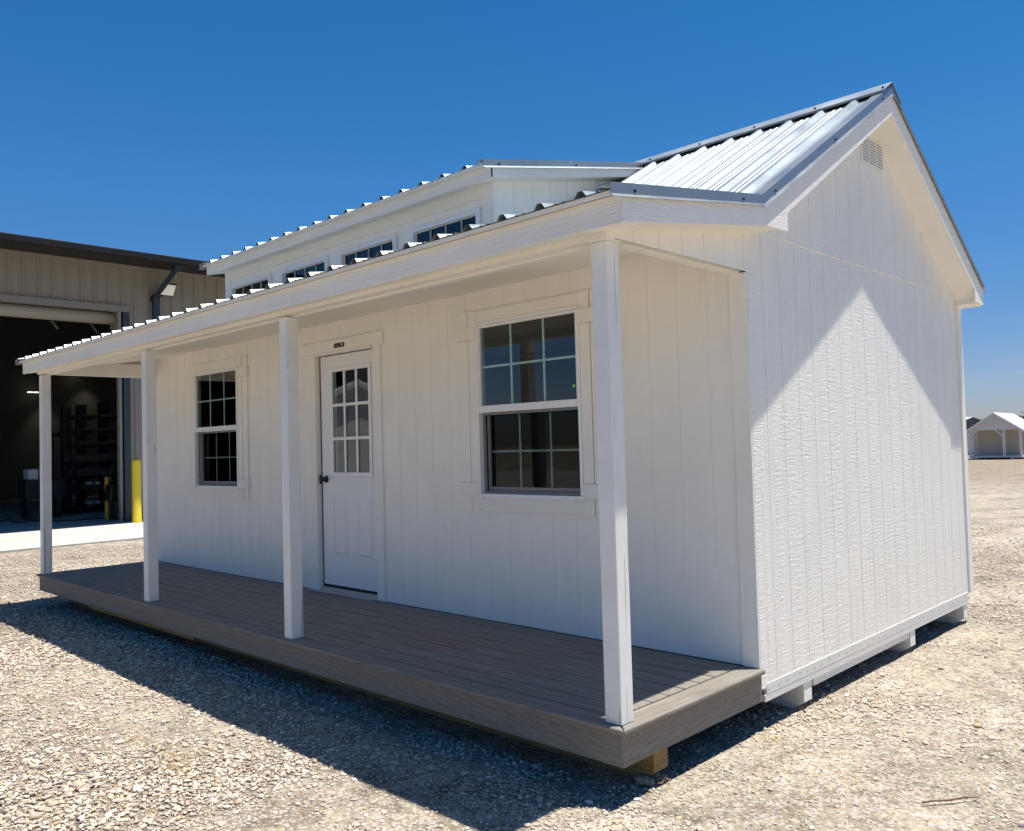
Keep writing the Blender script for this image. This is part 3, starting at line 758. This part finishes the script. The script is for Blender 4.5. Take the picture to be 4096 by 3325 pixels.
def npmesh(name, vv, ff, mat, smooth=True):
    me = bpy.data.meshes.new(name); k = ff.shape[1]
    me.vertices.add(len(vv)); me.vertices.foreach_set('co', vv.astype(np.float32).ravel())
    me.loops.add(ff.size); me.loops.foreach_set('vertex_index', ff.astype(np.int32).ravel())
    me.polygons.add(len(ff)); me.polygons.foreach_set('loop_start', np.arange(0, ff.size, k, dtype=np.int32))
    try: me.polygons.foreach_set('loop_total', np.full(len(ff), k, dtype=np.int32))
    except Exception: pass
    me.update(calc_edges=True)
    if smooth: me.polygons.foreach_set('use_smooth', np.ones(len(ff), dtype=bool))
    me.materials.append(mat); return link(bpy.data.objects.new(name, me))
GO = npmesh('ground', vv, ff, M_ground); tag(GO, kind='structure')

# pebbles: one object, nobody could count them
def ico(sub):
    bm = bmesh.new(); bmesh.ops.create_icosphere(bm, subdivisions=sub, radius=1)
    v = np.array([p.co[:] for p in bm.verts]); f = np.array([[q.index for q in p.verts] for p in bm.faces]); bm.free(); return v, f
def pebbles(P, size, icov, icof):
    n = len(P); k = len(icov)
    ax = rng.normal(size=(n, 3)); ang = rng.uniform(0, 2*np.pi, n)
    sc = np.stack([size*rng.uniform(.9, 1.5, n), size*rng.uniform(.65, 1., n), size*rng.uniform(.42, .72, n)], -1)
    v = icov[None]*(1+rng.uniform(-.13, .13, (n, k, 1)))*sc[:, None]
    ti = rng.normal(0, .28, n); cx, sx = np.cos(ti), np.sin(ti)
    y = v[..., 1]*cx[:, None]-v[..., 2]*sx[:, None]; z = v[..., 1]*sx[:, None]+v[..., 2]*cx[:, None]
    ca, sa = np.cos(ang), np.sin(ang)
    x2 = v[..., 0]*ca[:, None]-y*sa[:, None]; y2 = v[..., 0]*sa[:, None]+y*ca[:, None]
    out = np.stack([x2, y2, z], -1); out += P[:, None]; out[..., 2] += (sc[:, 2]*rng.uniform(.05, .75, n)+coarse(P[:, 0], P[:, 1])**1.5*.012*rng.uniform(0, 1, n)**1.5)[:, None]
    f = icof[None]+(np.arange(n)*k)[:, None, None]
    base = np.array([[.62, .54, .43], [.58, .48, .36], [.53, .43, .34], [.67, .60, .51], [.44, .36, .29], [.36, .30, .25], [.52, .37, .23], [.18, .165, .17]])
    c = base[rng.choice(8, n, p=[.28, .22, .15, .14, .10, .06, .035, .015])]*rng.uniform(.74, 1.16, (n, 1))
    col = np.repeat(c, k, 0)
    return out.reshape(-1, 3), f.reshape(-1, 3), col
def scatter(n, rmin, rmax, power=1.):
    az = np.pi/2+yaw+rng.uniform(-R(44), R(44), n)
    rr = (rng.uniform(rmin**power, rmax**power, n))**(1/power)
    x = 2.3+rr*np.cos(az); y = -3.+rr*np.sin(az); return x, y, rr
def keep(x, y): return ~((x < -.25) & (x > -7.9) & (y > .15) & (y < 4.8)) & (x > -13.5)
def coarse(x, y):   # 1 in the heaped gravel at lower left, low in the packed dust on the right
    c = vnoise(x, y, 11, .9)*.6+vnoise(x, y, 12, .3)*.4
    left = 1/(1+np.exp(np.clip((x+y*1.2+3.1)*1.8, -30, 30)))
    return np.clip(c*1.1+left*.55-.36, 0.05, 1)
lo_ = np.clip((coarse(vv[:, 0], vv[:, 1])-.35)*2.2, 0, 1)*np.clip((16-np.hypot(vv[:, 0]-2.3, vv[:, 1]+3))/4, 0, 1)  # strength of the painted crevice shade, higher where pebbles heap
ca_ = GO.data.color_attributes.new('loose', 'FLOAT_COLOR', 'POINT'); ca_.data.foreach_set('color', np.stack([lo_, lo_, lo_, np.ones_like(lo_)], 1).astype(np.float32).ravel())
Vs, Fs, Cs = [], [], []; base = 0
i0 = ico(1); i1 = ico(2)
for n, rmin, rmax, pw, s0, s1, (iv, if_), bias in ((105000, 3.2, 8.5, 1.2, .0062, .0148, i1, 1.6), (130000, 3.2, 9, 1.1, .0042, .0085, i0, .55), (3500, 3.2, 12, 1.3, .014, .026, i1, 2.2), (110000, 7., 17, 1.15, .008, .016, i0, .7)):
    x, y, rr = scatter(n, rmin, rmax, pw)
    k = keep(x, y) & (rng.uniform(size=n) < coarse(x, y)**bias); x, y = x[k], y[k]
    size = s0+(s1-s0)*rng.uniform(size=len(x))**1.8
    v, f, c = pebbles(np.stack([x, y, height(x, y)], -1), size, iv, if_)
    Vs.append(v); Fs.append(f+base); Cs.append(c); base += len(v)
Vs = np.concatenate(Vs); Fs = np.concatenate(Fs); Cs = np.concatenate(Cs)
print('pebble verts', len(Vs), 'faces', len(Fs))
go = npmesh('gravel', Vs, Fs, M_stone)
at = go.data.color_attributes.new('tone', 'FLOAT_COLOR', 'POINT')
at.data.foreach_set('color', np.concatenate([Cs, np.ones((len(Cs), 1))], 1).astype(np.float32).ravel())
tag(go, 'loose pale pebbles and gravel strewn over the yard', 'gravel', kind='stuff')

# bits of dry grass
mb = MB()
for (cx, cy, n, sp) in ((-2.0, -1.12, 70, .11), (-2.35, -1.06, 18, .10), (.12, 1.13, 14, .05), (.62, .82, 8, .07), (.42, 1.08, 6, .06), (-1.6, -1.5, 22, .12), (-2.57, -1.1, 10, .03), (-3.0, -1.3, 10, .1), (-.03, .33, 10, .05), (-3.4, -1.9, 20, .15), (-1.9,-1.75,20,.1)):
    for i in range(n):
        x = cx+random.gauss(0, sp); y = cy+random.gauss(0, sp*.6); a = random.gauss(.9, .6); l = random.uniform(.02, .07)
        z = float(height(np.array(x), np.array(y)))+random.uniform(.012, .022)
        mb.tube([(x, y, z), (x+l*math.cos(a)*.5, y+l*math.sin(a)*.5, z+random.uniform(0, .012)), (x+l*math.cos(a), y+l*math.sin(a), z+random.uniform(-.004, .01))], [.0009, .0012, .0006], 4)
tag(build('dry_grass', mb, simple('straw', (.50, .36, .15), .8, nz=.2), fix=False), 'bits of dry yellow straw lying on the gravel', 'straw', kind='stuff')
mb = MB(); z = G+.012
mb.tube([(.955, .828, z+.004), (.985, .872, z+.006), (1.035, .935, z+.003), (1.075, 1.0, z+.006), (1.122, 1.046, z+.002)], [.0035, .0048, .0045, .0042, .002], 8)
mb.tube([(1.035, .935, z+.004), (1.06, .95, z+.008)], [.003, .0012], 6)
tag(build('twig', mb, simple('bark', (.16, .10, .07), .9, nz=.3, ns=40), smooth=True), 'thin brown twig lying on the gravel at lower right', 'twig')
bm = bmesh.new(); bmesh.ops.create_icosphere(bm, subdivisions=3, radius=1)
for v in bm.verts:
    n_ = (math.sin(v.co.x*9+v.co.y*5)*.13+math.sin(v.co.y*13-v.co.z*7)*.12+random.uniform(-.08, .08)); v.co *= 1+n_
    v.co.x *= .050; v.co.y *= .032; v.co.z *= .014; v.co += Vector((-.09, .27, G+.014))
me = bpy.data.meshes.new('paper_scrap'); bm.to_mesh(me); bm.free(); me.materials.append(M_tan)
tag(link(bpy.data.objects.new('paper_scrap', me)), 'crumpled tan scrap on the ground under the raw timber skid end', 'litter')

# ------------------------------------------------------------------ metal workshop on the left
XB = -18.75
mb = MB(); k = 24
ys = np.linspace(-32, 22, k); top = [(-14.35+.14*math.sin(y*.9)+.08*math.sin(y*2.3+1), y) for y in ys]
poly = [(x, y) for x, y in top]+[(-46, 22), (-46, -32)]
mb.prism(poly, 2, G-.05, G+.024); tag(build('concrete_apron', mb, M_concrete), kind='structure')
shop = thing('workshop', 'tan metal workshop with dark eave and a tall open roll-up doorway', 'workshop', (-19, 0, G))
def mribs(y0, y1, pitch, first):
    out = []; k = first
    while k < y1:
        if k-.06 > y0: out += [(k-.032, 0.), (k-.014, .034), (k+.014, .034), (k+.032, 0.)]
        out += [(k+.11, 0), (k+.12, .006), (k+.17, .006), (k+.18, 0)]
        k += pitch
    return sorted(p for p in out if y0 < p[0] < y1)
OY1 = 5.10; OZ = 5.13
mb = MB(); panel(mb, 'x', XB, 1, -13.6, 14, lambda u: G+.03, lambda u: 6.42, mribs(-13.6, 14, .308, 2.62-.308*52), [(-9., OY1, 0.0, OZ+.02)], thick=.12)
for h in (0,): pass
build('facade', mb, [M_mwall, M_mdark], shop, fix=False)
mb = MB(); mb.prism([(XB-.2, 6.50), (-17.30, 6.28), (-17.30, 6.33), (XB-12, 8.4), (XB-12, 8.3), (XB-.2, 6.55)], 1, -14, 15)
build('roof', mb, M_mdark, shop)
mb = MB(); mb.box(-17.34, -17.16, -14, 15, 6.16, 6.30); mb.box(-17.30, -17.20, -14, 15, 6.3005, 6.315)
build('gutter', mb, M_mdark, shop, bevel=.02)
mb = MB(); mb.prism([(XB+.03, 6.30), (-17.35, 6.18), (-17.35, 6.20), (XB+.03, 6.42)], 1, -14, 15)
build('eave_soffit', mb, M_mdark, shop)
mb = MB(); mb.box(XB+.0355, XB+.06, -13.6, 14, 6.24, 6.30); build('eave_trim', mb, M_mwall, shop)
mb = MB(); yS = 5.88
mb.box(XB+.04, XB+.16, yS-.075, yS+.075, G+.1, 5.62)
mb.tube([(XB+.10, yS, 5.58), (-17.45, yS, 6.10)], .082, 4)
mb.box(-17.52, -17.36, yS-.075, yS+.075, 6.02, 6.18)
build('downspout', mb, M_blue, shop)
mb = MB(); mb.box(XB-.1, XB+.05, OY1-.002, OY1+.15, G+.03, OZ+.06); build('door_jamb', mb, M_blue, shop)
mb = MB(); mb.box(XB-.14, XB+.01, OY1-.10, OY1-.035, G+.03, OZ); build('door_track', mb, M_mwall, shop)
mb = MB(); mb.box(XB-.1, XB+.06, -9., OY1+.15, OZ-.0+.01, OZ+.16); build('door_header', mb, M_mdoor, shop)
mb = MB(); mb.tube([(XB-.28, -9, OZ-.12), (XB-.28, OY1-.11, OZ-.12)], .16, 18); build('rolled_door', mb, M_drum, shop, smooth=True)
mb = MB(); mb.box(XB-.5, XB-.12, OY1-.105, OY1-.035, OZ-.38, OZ+.08, 0); build('drum_bracket', mb, M_mwall, shop)
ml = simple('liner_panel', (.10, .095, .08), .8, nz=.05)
mb = MB(); mb.box(-46.2, -46.05, -13.6, 14, G, 9.2); mb.box(-46, XB-.15, 14, 14.1, G, 8.2); mb.box(-46, XB-.15, -13.7, -13.6, G, 8.2)
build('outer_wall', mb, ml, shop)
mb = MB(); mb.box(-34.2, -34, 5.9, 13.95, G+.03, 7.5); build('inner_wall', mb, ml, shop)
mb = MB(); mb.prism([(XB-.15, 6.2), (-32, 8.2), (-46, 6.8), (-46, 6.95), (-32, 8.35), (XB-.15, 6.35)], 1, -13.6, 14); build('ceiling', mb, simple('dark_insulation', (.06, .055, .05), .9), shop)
for i, x in enumerate(np.arange(-20.5, -33, -1.5)):
    mb = MB(); z = 6.2+(XB-.15-x)*.151-.12; mb.box(x-.04, x+.04, -13.5, 13.9, z-.2, z); build('purlin', mb, simple('purlin_steel', (.045, .042, .04), .7) if i == 0 else bpy.data.materials['purlin_steel'], shop)
mb = MB(); mb.prism([(-10, 1.2), (7.6, 5.3), (7.6, 5.75), (-10, 1.9)], 0, -33.8, -33.55); build('rafter_beam', mb, ml, shop)
for (ya, za, yb, zb_) in ((3.97, 5.15, 4.2, 4.86), (4.88, 5.17, 5.17, 4.82), (5.45, 5.2, 5.64, 4.94)):
    mb = MB(); mb.tube([(-20.45, ya, za), (-20.5, yb, zb_)], .035, 6); build('brace', mb, ml, shop)
mb = MB(); mb.box(-20.6, -20.4, -9, 13.9, 5.15, 5.75); build('truss_band', mb, simple('dark_lintel', (.09, .08, .065), .8), shop)
# flood light
mb = MB(); fy, fz = 5.95, 5.74; fx = XB+.42
a = R(52); 
def slab(mb, c, wy, l, t, mi=0):
    # tilted slab: length along the (x,z) direction, face looking down and out
    d = Vector((math.cos(a), 0, math.sin(a)))*l/2; n = Vector((math.sin(a), 0, -math.cos(a)))*t/2; y = Vector((0, wy/2, 0)); c = Vector(c)
    k = len(mb.v)
    for s1 in (-1, 1):
        for s2 in (-1, 1):
            for s3 in (-1, 1): mb.v.append(tuple(c+d*s1+y*s2+n*s3))
    for f in ((0, 1, 3, 2), (4, 6, 7, 5), (0, 4, 5, 1), (2, 3, 7, 6), (0, 2, 6, 4), (1, 5, 7, 3)): mb.f.append(tuple(k+i for i in f)); mb.m.append(mi)
slab(mb, (fx, fy+.1, fz), .36, .34, .05); mb.box(XB+.035, XB+.14, fy-.18, fy-.03, fz-.28, fz-.14); mb.tube([(XB+.12, fy-.08, fz-.2), (fx-.08, fy+.02, fz-.12)], .03, 8)
fl = build('flood_light', mb, M_mdark, shop, bevel=.012)
mb = MB(); slab(mb, Vector((fx, fy+.1, fz))+Vector((math.sin(a), 0, -math.cos(a)))*.028, .31, .29, .006)
build('lamp_lens', mb, simple('frosted_lens', (.75, .74, .70), .3), fl)
# lit lamps on the inner wall
for (y, z) in ((9.0, 4.95), (7.45, 4.2)):
    mb = MB(); mb.box(-34+.25, -34+.4, y-.18, y-.03, z-.02, z+.02); mb.box(-34+.25, -34+.4, y+.03, y+.18, z-.02, z+.02)
    ms = bpy.data.materials.get('lit_lamp')
    if not ms:
        ms, t_, b_ = nm('lit_lamp'); b_.inputs['Emission Color'].default_value = (1, .95, .85, 1); b_.inputs['Emission Strength'].default_value = .8
    pieces('wall_lamp', mb, ms, shop)
    ld = bpy.data.lights.new('lamp_spot', 'SPOT'); ld.energy = 9; ld.spot_size = R(70); ld.spot_blend = .9; ld.color = (1, .93, .8); ld.shadow_soft_size = .1
    lb = link(bpy.data.objects.new('lamp_spot', ld)); lb.location = (-33.3, y+.45, z-.1); lb.rotation_euler = (R(0), R(22), 0)

# bollards
def bollard(x, y, h, r, m, label):
    mb = MB(); prof = [(r*1.03, 0), (r*1.03, .05), (r, .06), (r, h-r*.9)]+[(r*math.cos(t), h-r*.9+r*.9*math.sin(t)) for t in np.linspace(.15, math.pi/2, 7)]
    mb.lathe((x, y, G+.0245), prof, 24)
    o = build('bollard', mb, m, smooth=True); tag(o, label, 'bollard', 'yellow bollards at the workshop doorway')
bollard(-18.12, 5.14, 1.52, .108, M_yellow, 'bright yellow bollard outside the workshop doorway jamb')
bollard(-19.85, 5.10, 1.08, .055, M_orange, 'slim amber bollard just inside the workshop doorway, half hidden')
# cart beside the inner bollard
cart = thing('tool_cart', 'black tool cart just inside the workshop doorway beside the amber bollard', 'cart', (-19.5, 5.2, G+.024))
mb = MB(); mb.prism([(4.98, .55), (5.02, .92), (5.22, 1.02), (5.45, .95), (5.45, .14), (5.12, .14), (5.10, .50)], 0, -19.75, -19.35); build('cart_body', mb, M_black, cart, bevel=.02)
mb = MB(); mb.tube([(-19.75, 5.0, 1.0), (-19.75, 5.0, 1.25), (-19.35, 5.0, 1.25), (-19.35, 5.0, 1.0)], .018, 8); build('cart_handle', mb, M_black, cart)
for y in (5.18, 5.38):
    mb = MB(); mb.tube([(-19.72, y, G+.085), (-19.66, y, G+.085)], .06, 16); mb.tube([(-19.44, y, G+.085), (-19.38, y, G+.085)], .06, 16); pieces('wheel', mb, M_seal, cart)
# racks
M_rack = simple('rack_steel', (.012, .012, .014), .6)
M_lum = simple('stored_lumber', (.050, .042, .033), .8, nz=.5, ns=5)
rack = thing('cantilever_rack', 'tall black cantilever lumber rack inside the workshop', 'storage rack', (-24, 6, G+.024))
for (ya, yb, zt) in ((5.38, 5.61, 3.10), (5.79, 6.03, 3.17), (6.41, 6.65, 3.27), (7.3, 7.55, 3.3), (8.3, 8.55, 3.3)):
    mb = MB(); mb.box(-24.12, -23.9, ya, yb, G+.024, zt); mb.box(-24.6, -23.2, ya, yb, G+.024, G+.15)
    u_ = build('rack_upright', mb, M_rack, rack)
    mb = MB()
    for z in (.62, 1.02, 1.42, 1.9, 2.3, 2.7): mb.box(-23.9, -23.0, ya+.06, yb-.06, z, z+.09)
    pieces('rack_arm', mb, M_rack, u_)
mb = MB(); mb.tube([(-23.85, 6.5, 2.85), (-23.85, 7.2, 1.2)], .012, 6); mb.tube([(-23.85, 5.45, 2.2), (-23.85, 5.75, .9)], .012, 6); pieces('cross_brace', mb, M_rack, rack)
li = 0
for z, t_, y0, y1 in ((.715, .16, 5.55, 8.6), (1.115, .20, 5.5, 8.4), (1.515, .22, 5.45, 8.6), (1.995, .10, 5.6, 7.6), (2.395, .07, 5.6, 8.6), (2.795, .05, 5.5, 8.6)):
    mb = MB(); yy_ = y0
    nb = 4
    for j in range(nb): mb.box(-23.85+.2*j, -23.68+.2*j, y0+random.uniform(-.1, .15), y1+random.uniform(-.3, .1), z, z+t_-random.uniform(0, .03))
    o = build('lumber_bundle', mb, M_lum)
    tag(o, ['dark boards on the lowest arms of the black rack', 'dark boards on the second arms of the black rack from the floor', 'thick dark boards on the third arms of the black rack', 'thin dark boards on the fourth arms of the black rack', 'thin dark boards on the second arms from the top of the black rack', 'thin dark boards on the topmost arms of the black rack'][li], 'lumber', 'boards stored on the black rack'); li += 1
fan = thing('shop_fan', 'black round shop fan standing left of the black rack', 'fan', (-24.3, 5.2, G+.024))
mb = MB(); mb.tube([(-24.3, 5.24, .1), (-24.3, 5.24, 2.15)], .03, 8); mb.tube([(-24.3, 5.24, G+.024), (-24.3, 5.24, .1)], [.28, .2], 16); build('stand', mb, M_rack, fan)
mb = MB()
for r_ in (.26, .19, .12): mb.tube([(-24.18, 5.19+r_*math.cos(t), 2.32+r_*math.sin(t)) for t in np.linspace(0, 2*math.pi, 25)], .008, 5)
mb.tube([(-24.32, 5.19, 2.32), (-24.2, 5.19, 2.32)], .09, 12); build('fan_cage', mb, M_rack, fan)
mb = MB()
for j in range(3):
    t = j*2.094; mb.prism([(5.19, 2.32), (5.19+.23*math.cos(t-.5), 2.32+.23*math.sin(t-.5)), (5.19+.24*math.cos(t+.4), 2.32+.24*math.sin(t+.4))], 0, -24.25, -24.235)
build('fan_blades', mb, M_rack, fan)
tk = thing('liquid_tank', 'white plastic tank in a cage in the dark of the workshop', 'tank', (-22, 4.1, G+.024))
mb = MB(); mb.box(-22.5, -22.0, 3.94, 4.45, 1.08, 1.37); build('tank_body', mb, simple('white_plastic', (.5, .52, .52), .5), tk, bevel=.06, seg=3)
mb = MB(); mb.box(-22.55, -21.95, 3.85, 4.8, .6, 1.07); mb.box(-22.5, -22.4, 3.9, 4.0, G+.02, .6); mb.box(-22.5, -22.4, 4.6, 4.7, G+.02, .6); mb.box(-22.1, -22.0, 3.9, 4.0, G+.02, .6); mb.box(-22.1, -22.0, 4.6, 4.7, G+.02, .6); build('tank_stand', mb, M_rack, tk)
mb = MB(); mb.box(-21.99, -21.96, 4.16, 4.19, 1.08, 1.38); mb.box(-21.99, -21.96, 4.22, 4.24, 1.08, 1.38); pieces('tank_strap', mb, M_rack, tk)
for z, lb_ in ((.90, 'pale wrapped sack on the upper shelf inside the workshop'), (.36, 'pale wrapped sack on the lower shelf inside the workshop')):
    mb = MB(); mb.box(-23.1, -22.85, 5.68, 5.82, z-.05, z+.05); mb.box(-23.1, -22.85, 5.90, 6.02, z-.05, z+.04)
    tag(build('sack', mb, bpy.data.materials['white_plastic'], bevel=.03, seg=3), lb_, 'sack', 'pale sacks in the workshop')
mb = MB(); pts = [(-21.6, 3.0, 0), (-22.5, 3.66, 0), (-21.9, 3.5, 0), (-21.03, 3.46, 0), (-21.4, 3.75, 0), (-20.64, 4.13, 0), (-20.27, 4.45, 0), (-20.39, 4.88, 0), (-20.15, 5.13, 0)]
pts = [Vector((a_, b_, G+.04)) for a_, b_, _ in pts]; sm = []
for i in range(len(pts)-1):
    p0, p1, p2, p3 = pts[max(i-1, 0)], pts[i], pts[i+1], pts[min(i+2, len(pts)-1)]
    for j in range(6):
        t = j/6; sm.append(.5*((2*p1)+(-p0+p2)*t+(2*p0-5*p1+4*p2-p3)*t*t+(-p0+3*p1-3*p2+p3)*t**3))
mb.tube(sm, .018, 6); tag(build('air_hose', mb, M_black, smooth=True), 'black hose snaking over the workshop floor', 'hose')

# ------------------------------------------------------------------ distant display sheds
M_shedw = simple('shed_white_paint', (.62, .61, .59), .6, nz=.03, ns=2); M_shedroof = simple('shed_white_roof', (.78, .79, .79), .35, .1)
M_shedg = simple('shed_grey_paint', (.10, .11, .10), .6, nz=.05); M_shedcream = simple('shed_cream_lining', (.45, .41, .33), .8, nz=.05)
def shed(name, label, loc, rz, W_, D_, H, HR, body, porch=1.2, group=None, open_=True):
    t = thing(name, label, 'shed', loc, group, rz)
    inv = Matrix.Rotation(rz, 4, 'Z')
    def B(n, mb, m, par, **k):
        # mesh is given in local coordinates
        mb.v = [tuple(Vector(v)+Vector(t.location)) for v in mb.v]; return pieces(n, mb, m, par, **k)[0]
    yw = porch if open_ else 0
    mb = MB(); mb.box(.05, W_-.05, yw, D_, .22, H); B('body', mb, body if not open_ else M_shedcream, t)
    mb = MB(); mb.box(-.002+.05, .06, yw+.01, D_, .22, H); mb.box(W_-.06, W_-.04, yw-.0, D_+.01, .22, H); mb.box(.06, .30, yw-.02, yw-.001, .22, H); B('corner_board', mb, M_shedw if open_ else body, t)
    mb = MB(); mb.prism([(0, H), (W_, H), (W_, H+.06), (W_/2, HR-.06), (0, H+.06)], 1, .0, .08); mb.prism([(0, H), (W_, H), (W_/2, HR-.06)], 1, D_-.08, D_); B('gable', mb, body, t)
    ov = .16; sl = (HR-H)/(W_/2)
    for sx in (0, 1):
        q = [(-ov, H-ov*sl+.02), (W_/2, HR), (W_/2, HR+.06), (-ov, H-ov*sl+.08)]
        if sx: q = [(W_-x, z) for x, z in q]
        mb = MB(); mb.prism(q, 1, -.15, D_+.15); r_ = B('roof_slope', mb, M_shedroof, t)
        f = [(-ov, H-ov*sl-.09), (W_/2, HR-.11), (W_/2, HR-.001), (-ov, H-ov*sl+.019)]
        if sx: f = [(W_-x, z) for x, z in f]
        mb = MB(); mb.prism(f, 1, -.17, -.145); B('rake_board', mb, body if not open_ else M_shedw, r_)
    mb = MB(); mb.box(0, W_, 0, D_, .10, .22); B('floor', mb, M_shedw, t)
    for x in (.3, W_-.6): 
        mb = MB(); mb.box(x, x+.12, -.02, D_, -.02, .10); B('skid', mb, M_shedw, t)
    if open_:
        for x in (0, W_*.645, W_-.13):
            mb = MB(); mb.box(x, x+.13, 0, .13, .22, H); B('porch_post', mb, M_shedw, t)
        mb = MB(); mb.box(0, .13, yw-.13, yw-.01, .22, H); B('porch_post', mb, M_shedw, t)
        for x0, x1 in ((.13, .50), (W_*.645, W_*.645-.42)):
            s_ = 1 if x1 > x0 else -1
            mb = MB(); mb.prism([(x0, H-.42), (x0, H-.30), (x1-s_*.1, H), (x1, H)], 1, .03, .11); B('knee_brace', mb, M_shedw, t)
        mb = MB(); mb.box(W_*.5, W_*.5+.6, yw-.012, yw-.002, .24, 1.0); B('door', mb, M_shedcream, t)
    else:
        mb = MB(); mb.box(W_*.35, W_*.65, -.02, .02, .25, H-.25); B('door', mb, M_shedw, t)
    return t
shed('display_shed', 'small white display shed with open corner porch across the yard', (-13.45, 52.0, G), R(5), 2.74, 6.5, 1.72, 2.70, M_shedw)
shed('display_shed', 'dark grey display shed with white roof behind the open white shed', (-18.4, 64.1, G), R(30), 3.6, 7, 1.95, 2.72, M_shedg, open_=False)
# white shed opposite the porch, seen in the door glass
shed('display_shed', 'white shed opposite the porch, mirrored in the door glass', (-14.0, -8.5, G), R(124), 4.0, 6.5, 2.35, 3.3, M_shedw, open_=False)
# board fence beyond
fn = thing('rail_fence', 'white rail fence beyond the far sheds', 'fence', (-17, 58.5, G))
for k in range(9):
    mb = MB(); x = -22+k*1.2; y = 57+k*.35; mb.box(x, x+.1, y, y+.1, G, 1.35); build('fence_post', mb, M_shedw, fn)
for z in (.35, .78, 1.2):
    mb = MB(); mb.prism([(-22, 56.97), (-12.4, 59.77), (-12.4, 59.80), (-22, 57.0)], 2, z, z+.13); build('fence_rail', mb, M_shedw, fn)

# trees on the horizon
def leafmat():
    m, t, b = nm('foliage'); L(t, ramp(t, noise(t, coords(t), 1.2, 4), [(.35, (.018, .032, .012)), (.65, (.065, .095, .032))]), b.inputs['Base Color'])
    b.inputs['Roughness'].default_value = .6; return m
M_leaf = leafmat(); M_bark = simple('tree_bark', (.10, .075, .05), .9, nz=.2)
def tree(x, y, h, wd, label):
    t = thing('oak_tree', label, 'tree', (x, y, G), 'trees on the horizon')
    mb = MB(); mb.tube([(x, y, G), (x+.1, y, h*.3), (x-.05, y+.1, h*.6)], [.22, .16, .08], 8)
    for a_ in range(5):
        t_ = a_*1.26; mb.tube([(x, y, h*.28), (x+wd*.3*math.cos(t_), y+wd*.3*math.sin(t_), h*.6)], [.1, .03], 6)
    build('trunk', mb, M_bark, t)
    n = 60; cc = np.stack([rng.normal(0, wd*.26, n), rng.normal(0, wd*.26, n), rng.uniform(.35, .92, n)*h], -1)
    cc[:, :2] *= (1.25-np.abs(cc[:, 2:3]/h-.6)*1.6)
    P = cc[rng.integers(0, n, 6000)]+rng.normal(0, wd*.055, (6000, 3)); a = rng.normal(size=(6000, 3)); a /= np.linalg.norm(a, axis=1)[:, None]
    b = np.cross(a, rng.normal(size=(6000, 3))); b /= np.linalg.norm(b, axis=1)[:, None]; s = .17
    v = np.stack([P-a*s, P+b*s*.6, P+a*s, P-b*s*.6], 1).reshape(-1, 3)
    f = np.arange(24000).reshape(-1, 4); o = npmesh('crown', v-np.array([0, 0, G]), f, M_leaf, False); o.parent = t
tree(-22.6, 110.5, 3.35, 6.5, 'dark green tree on the horizon right of the open white shed')
tree(-8.0, 112.0, 3.6, 7.0, 'dark green tree on the horizon just beyond the right edge')
mb = MB(); p0 = Vector((-60, 145, 2.6)); p1 = Vector((0, 205, 9.6)); pts = []
for i in range(25):
    t = i/24; p = p0.lerp(p1, t); p.z += .0 - 1.2*math.sin(math.pi*t); pts.append(p)
mb.tube(pts, .035, 5)
tag(build('power_cable', mb, M_black), 'thin dark power cable crossing the sky at far right', 'cable')
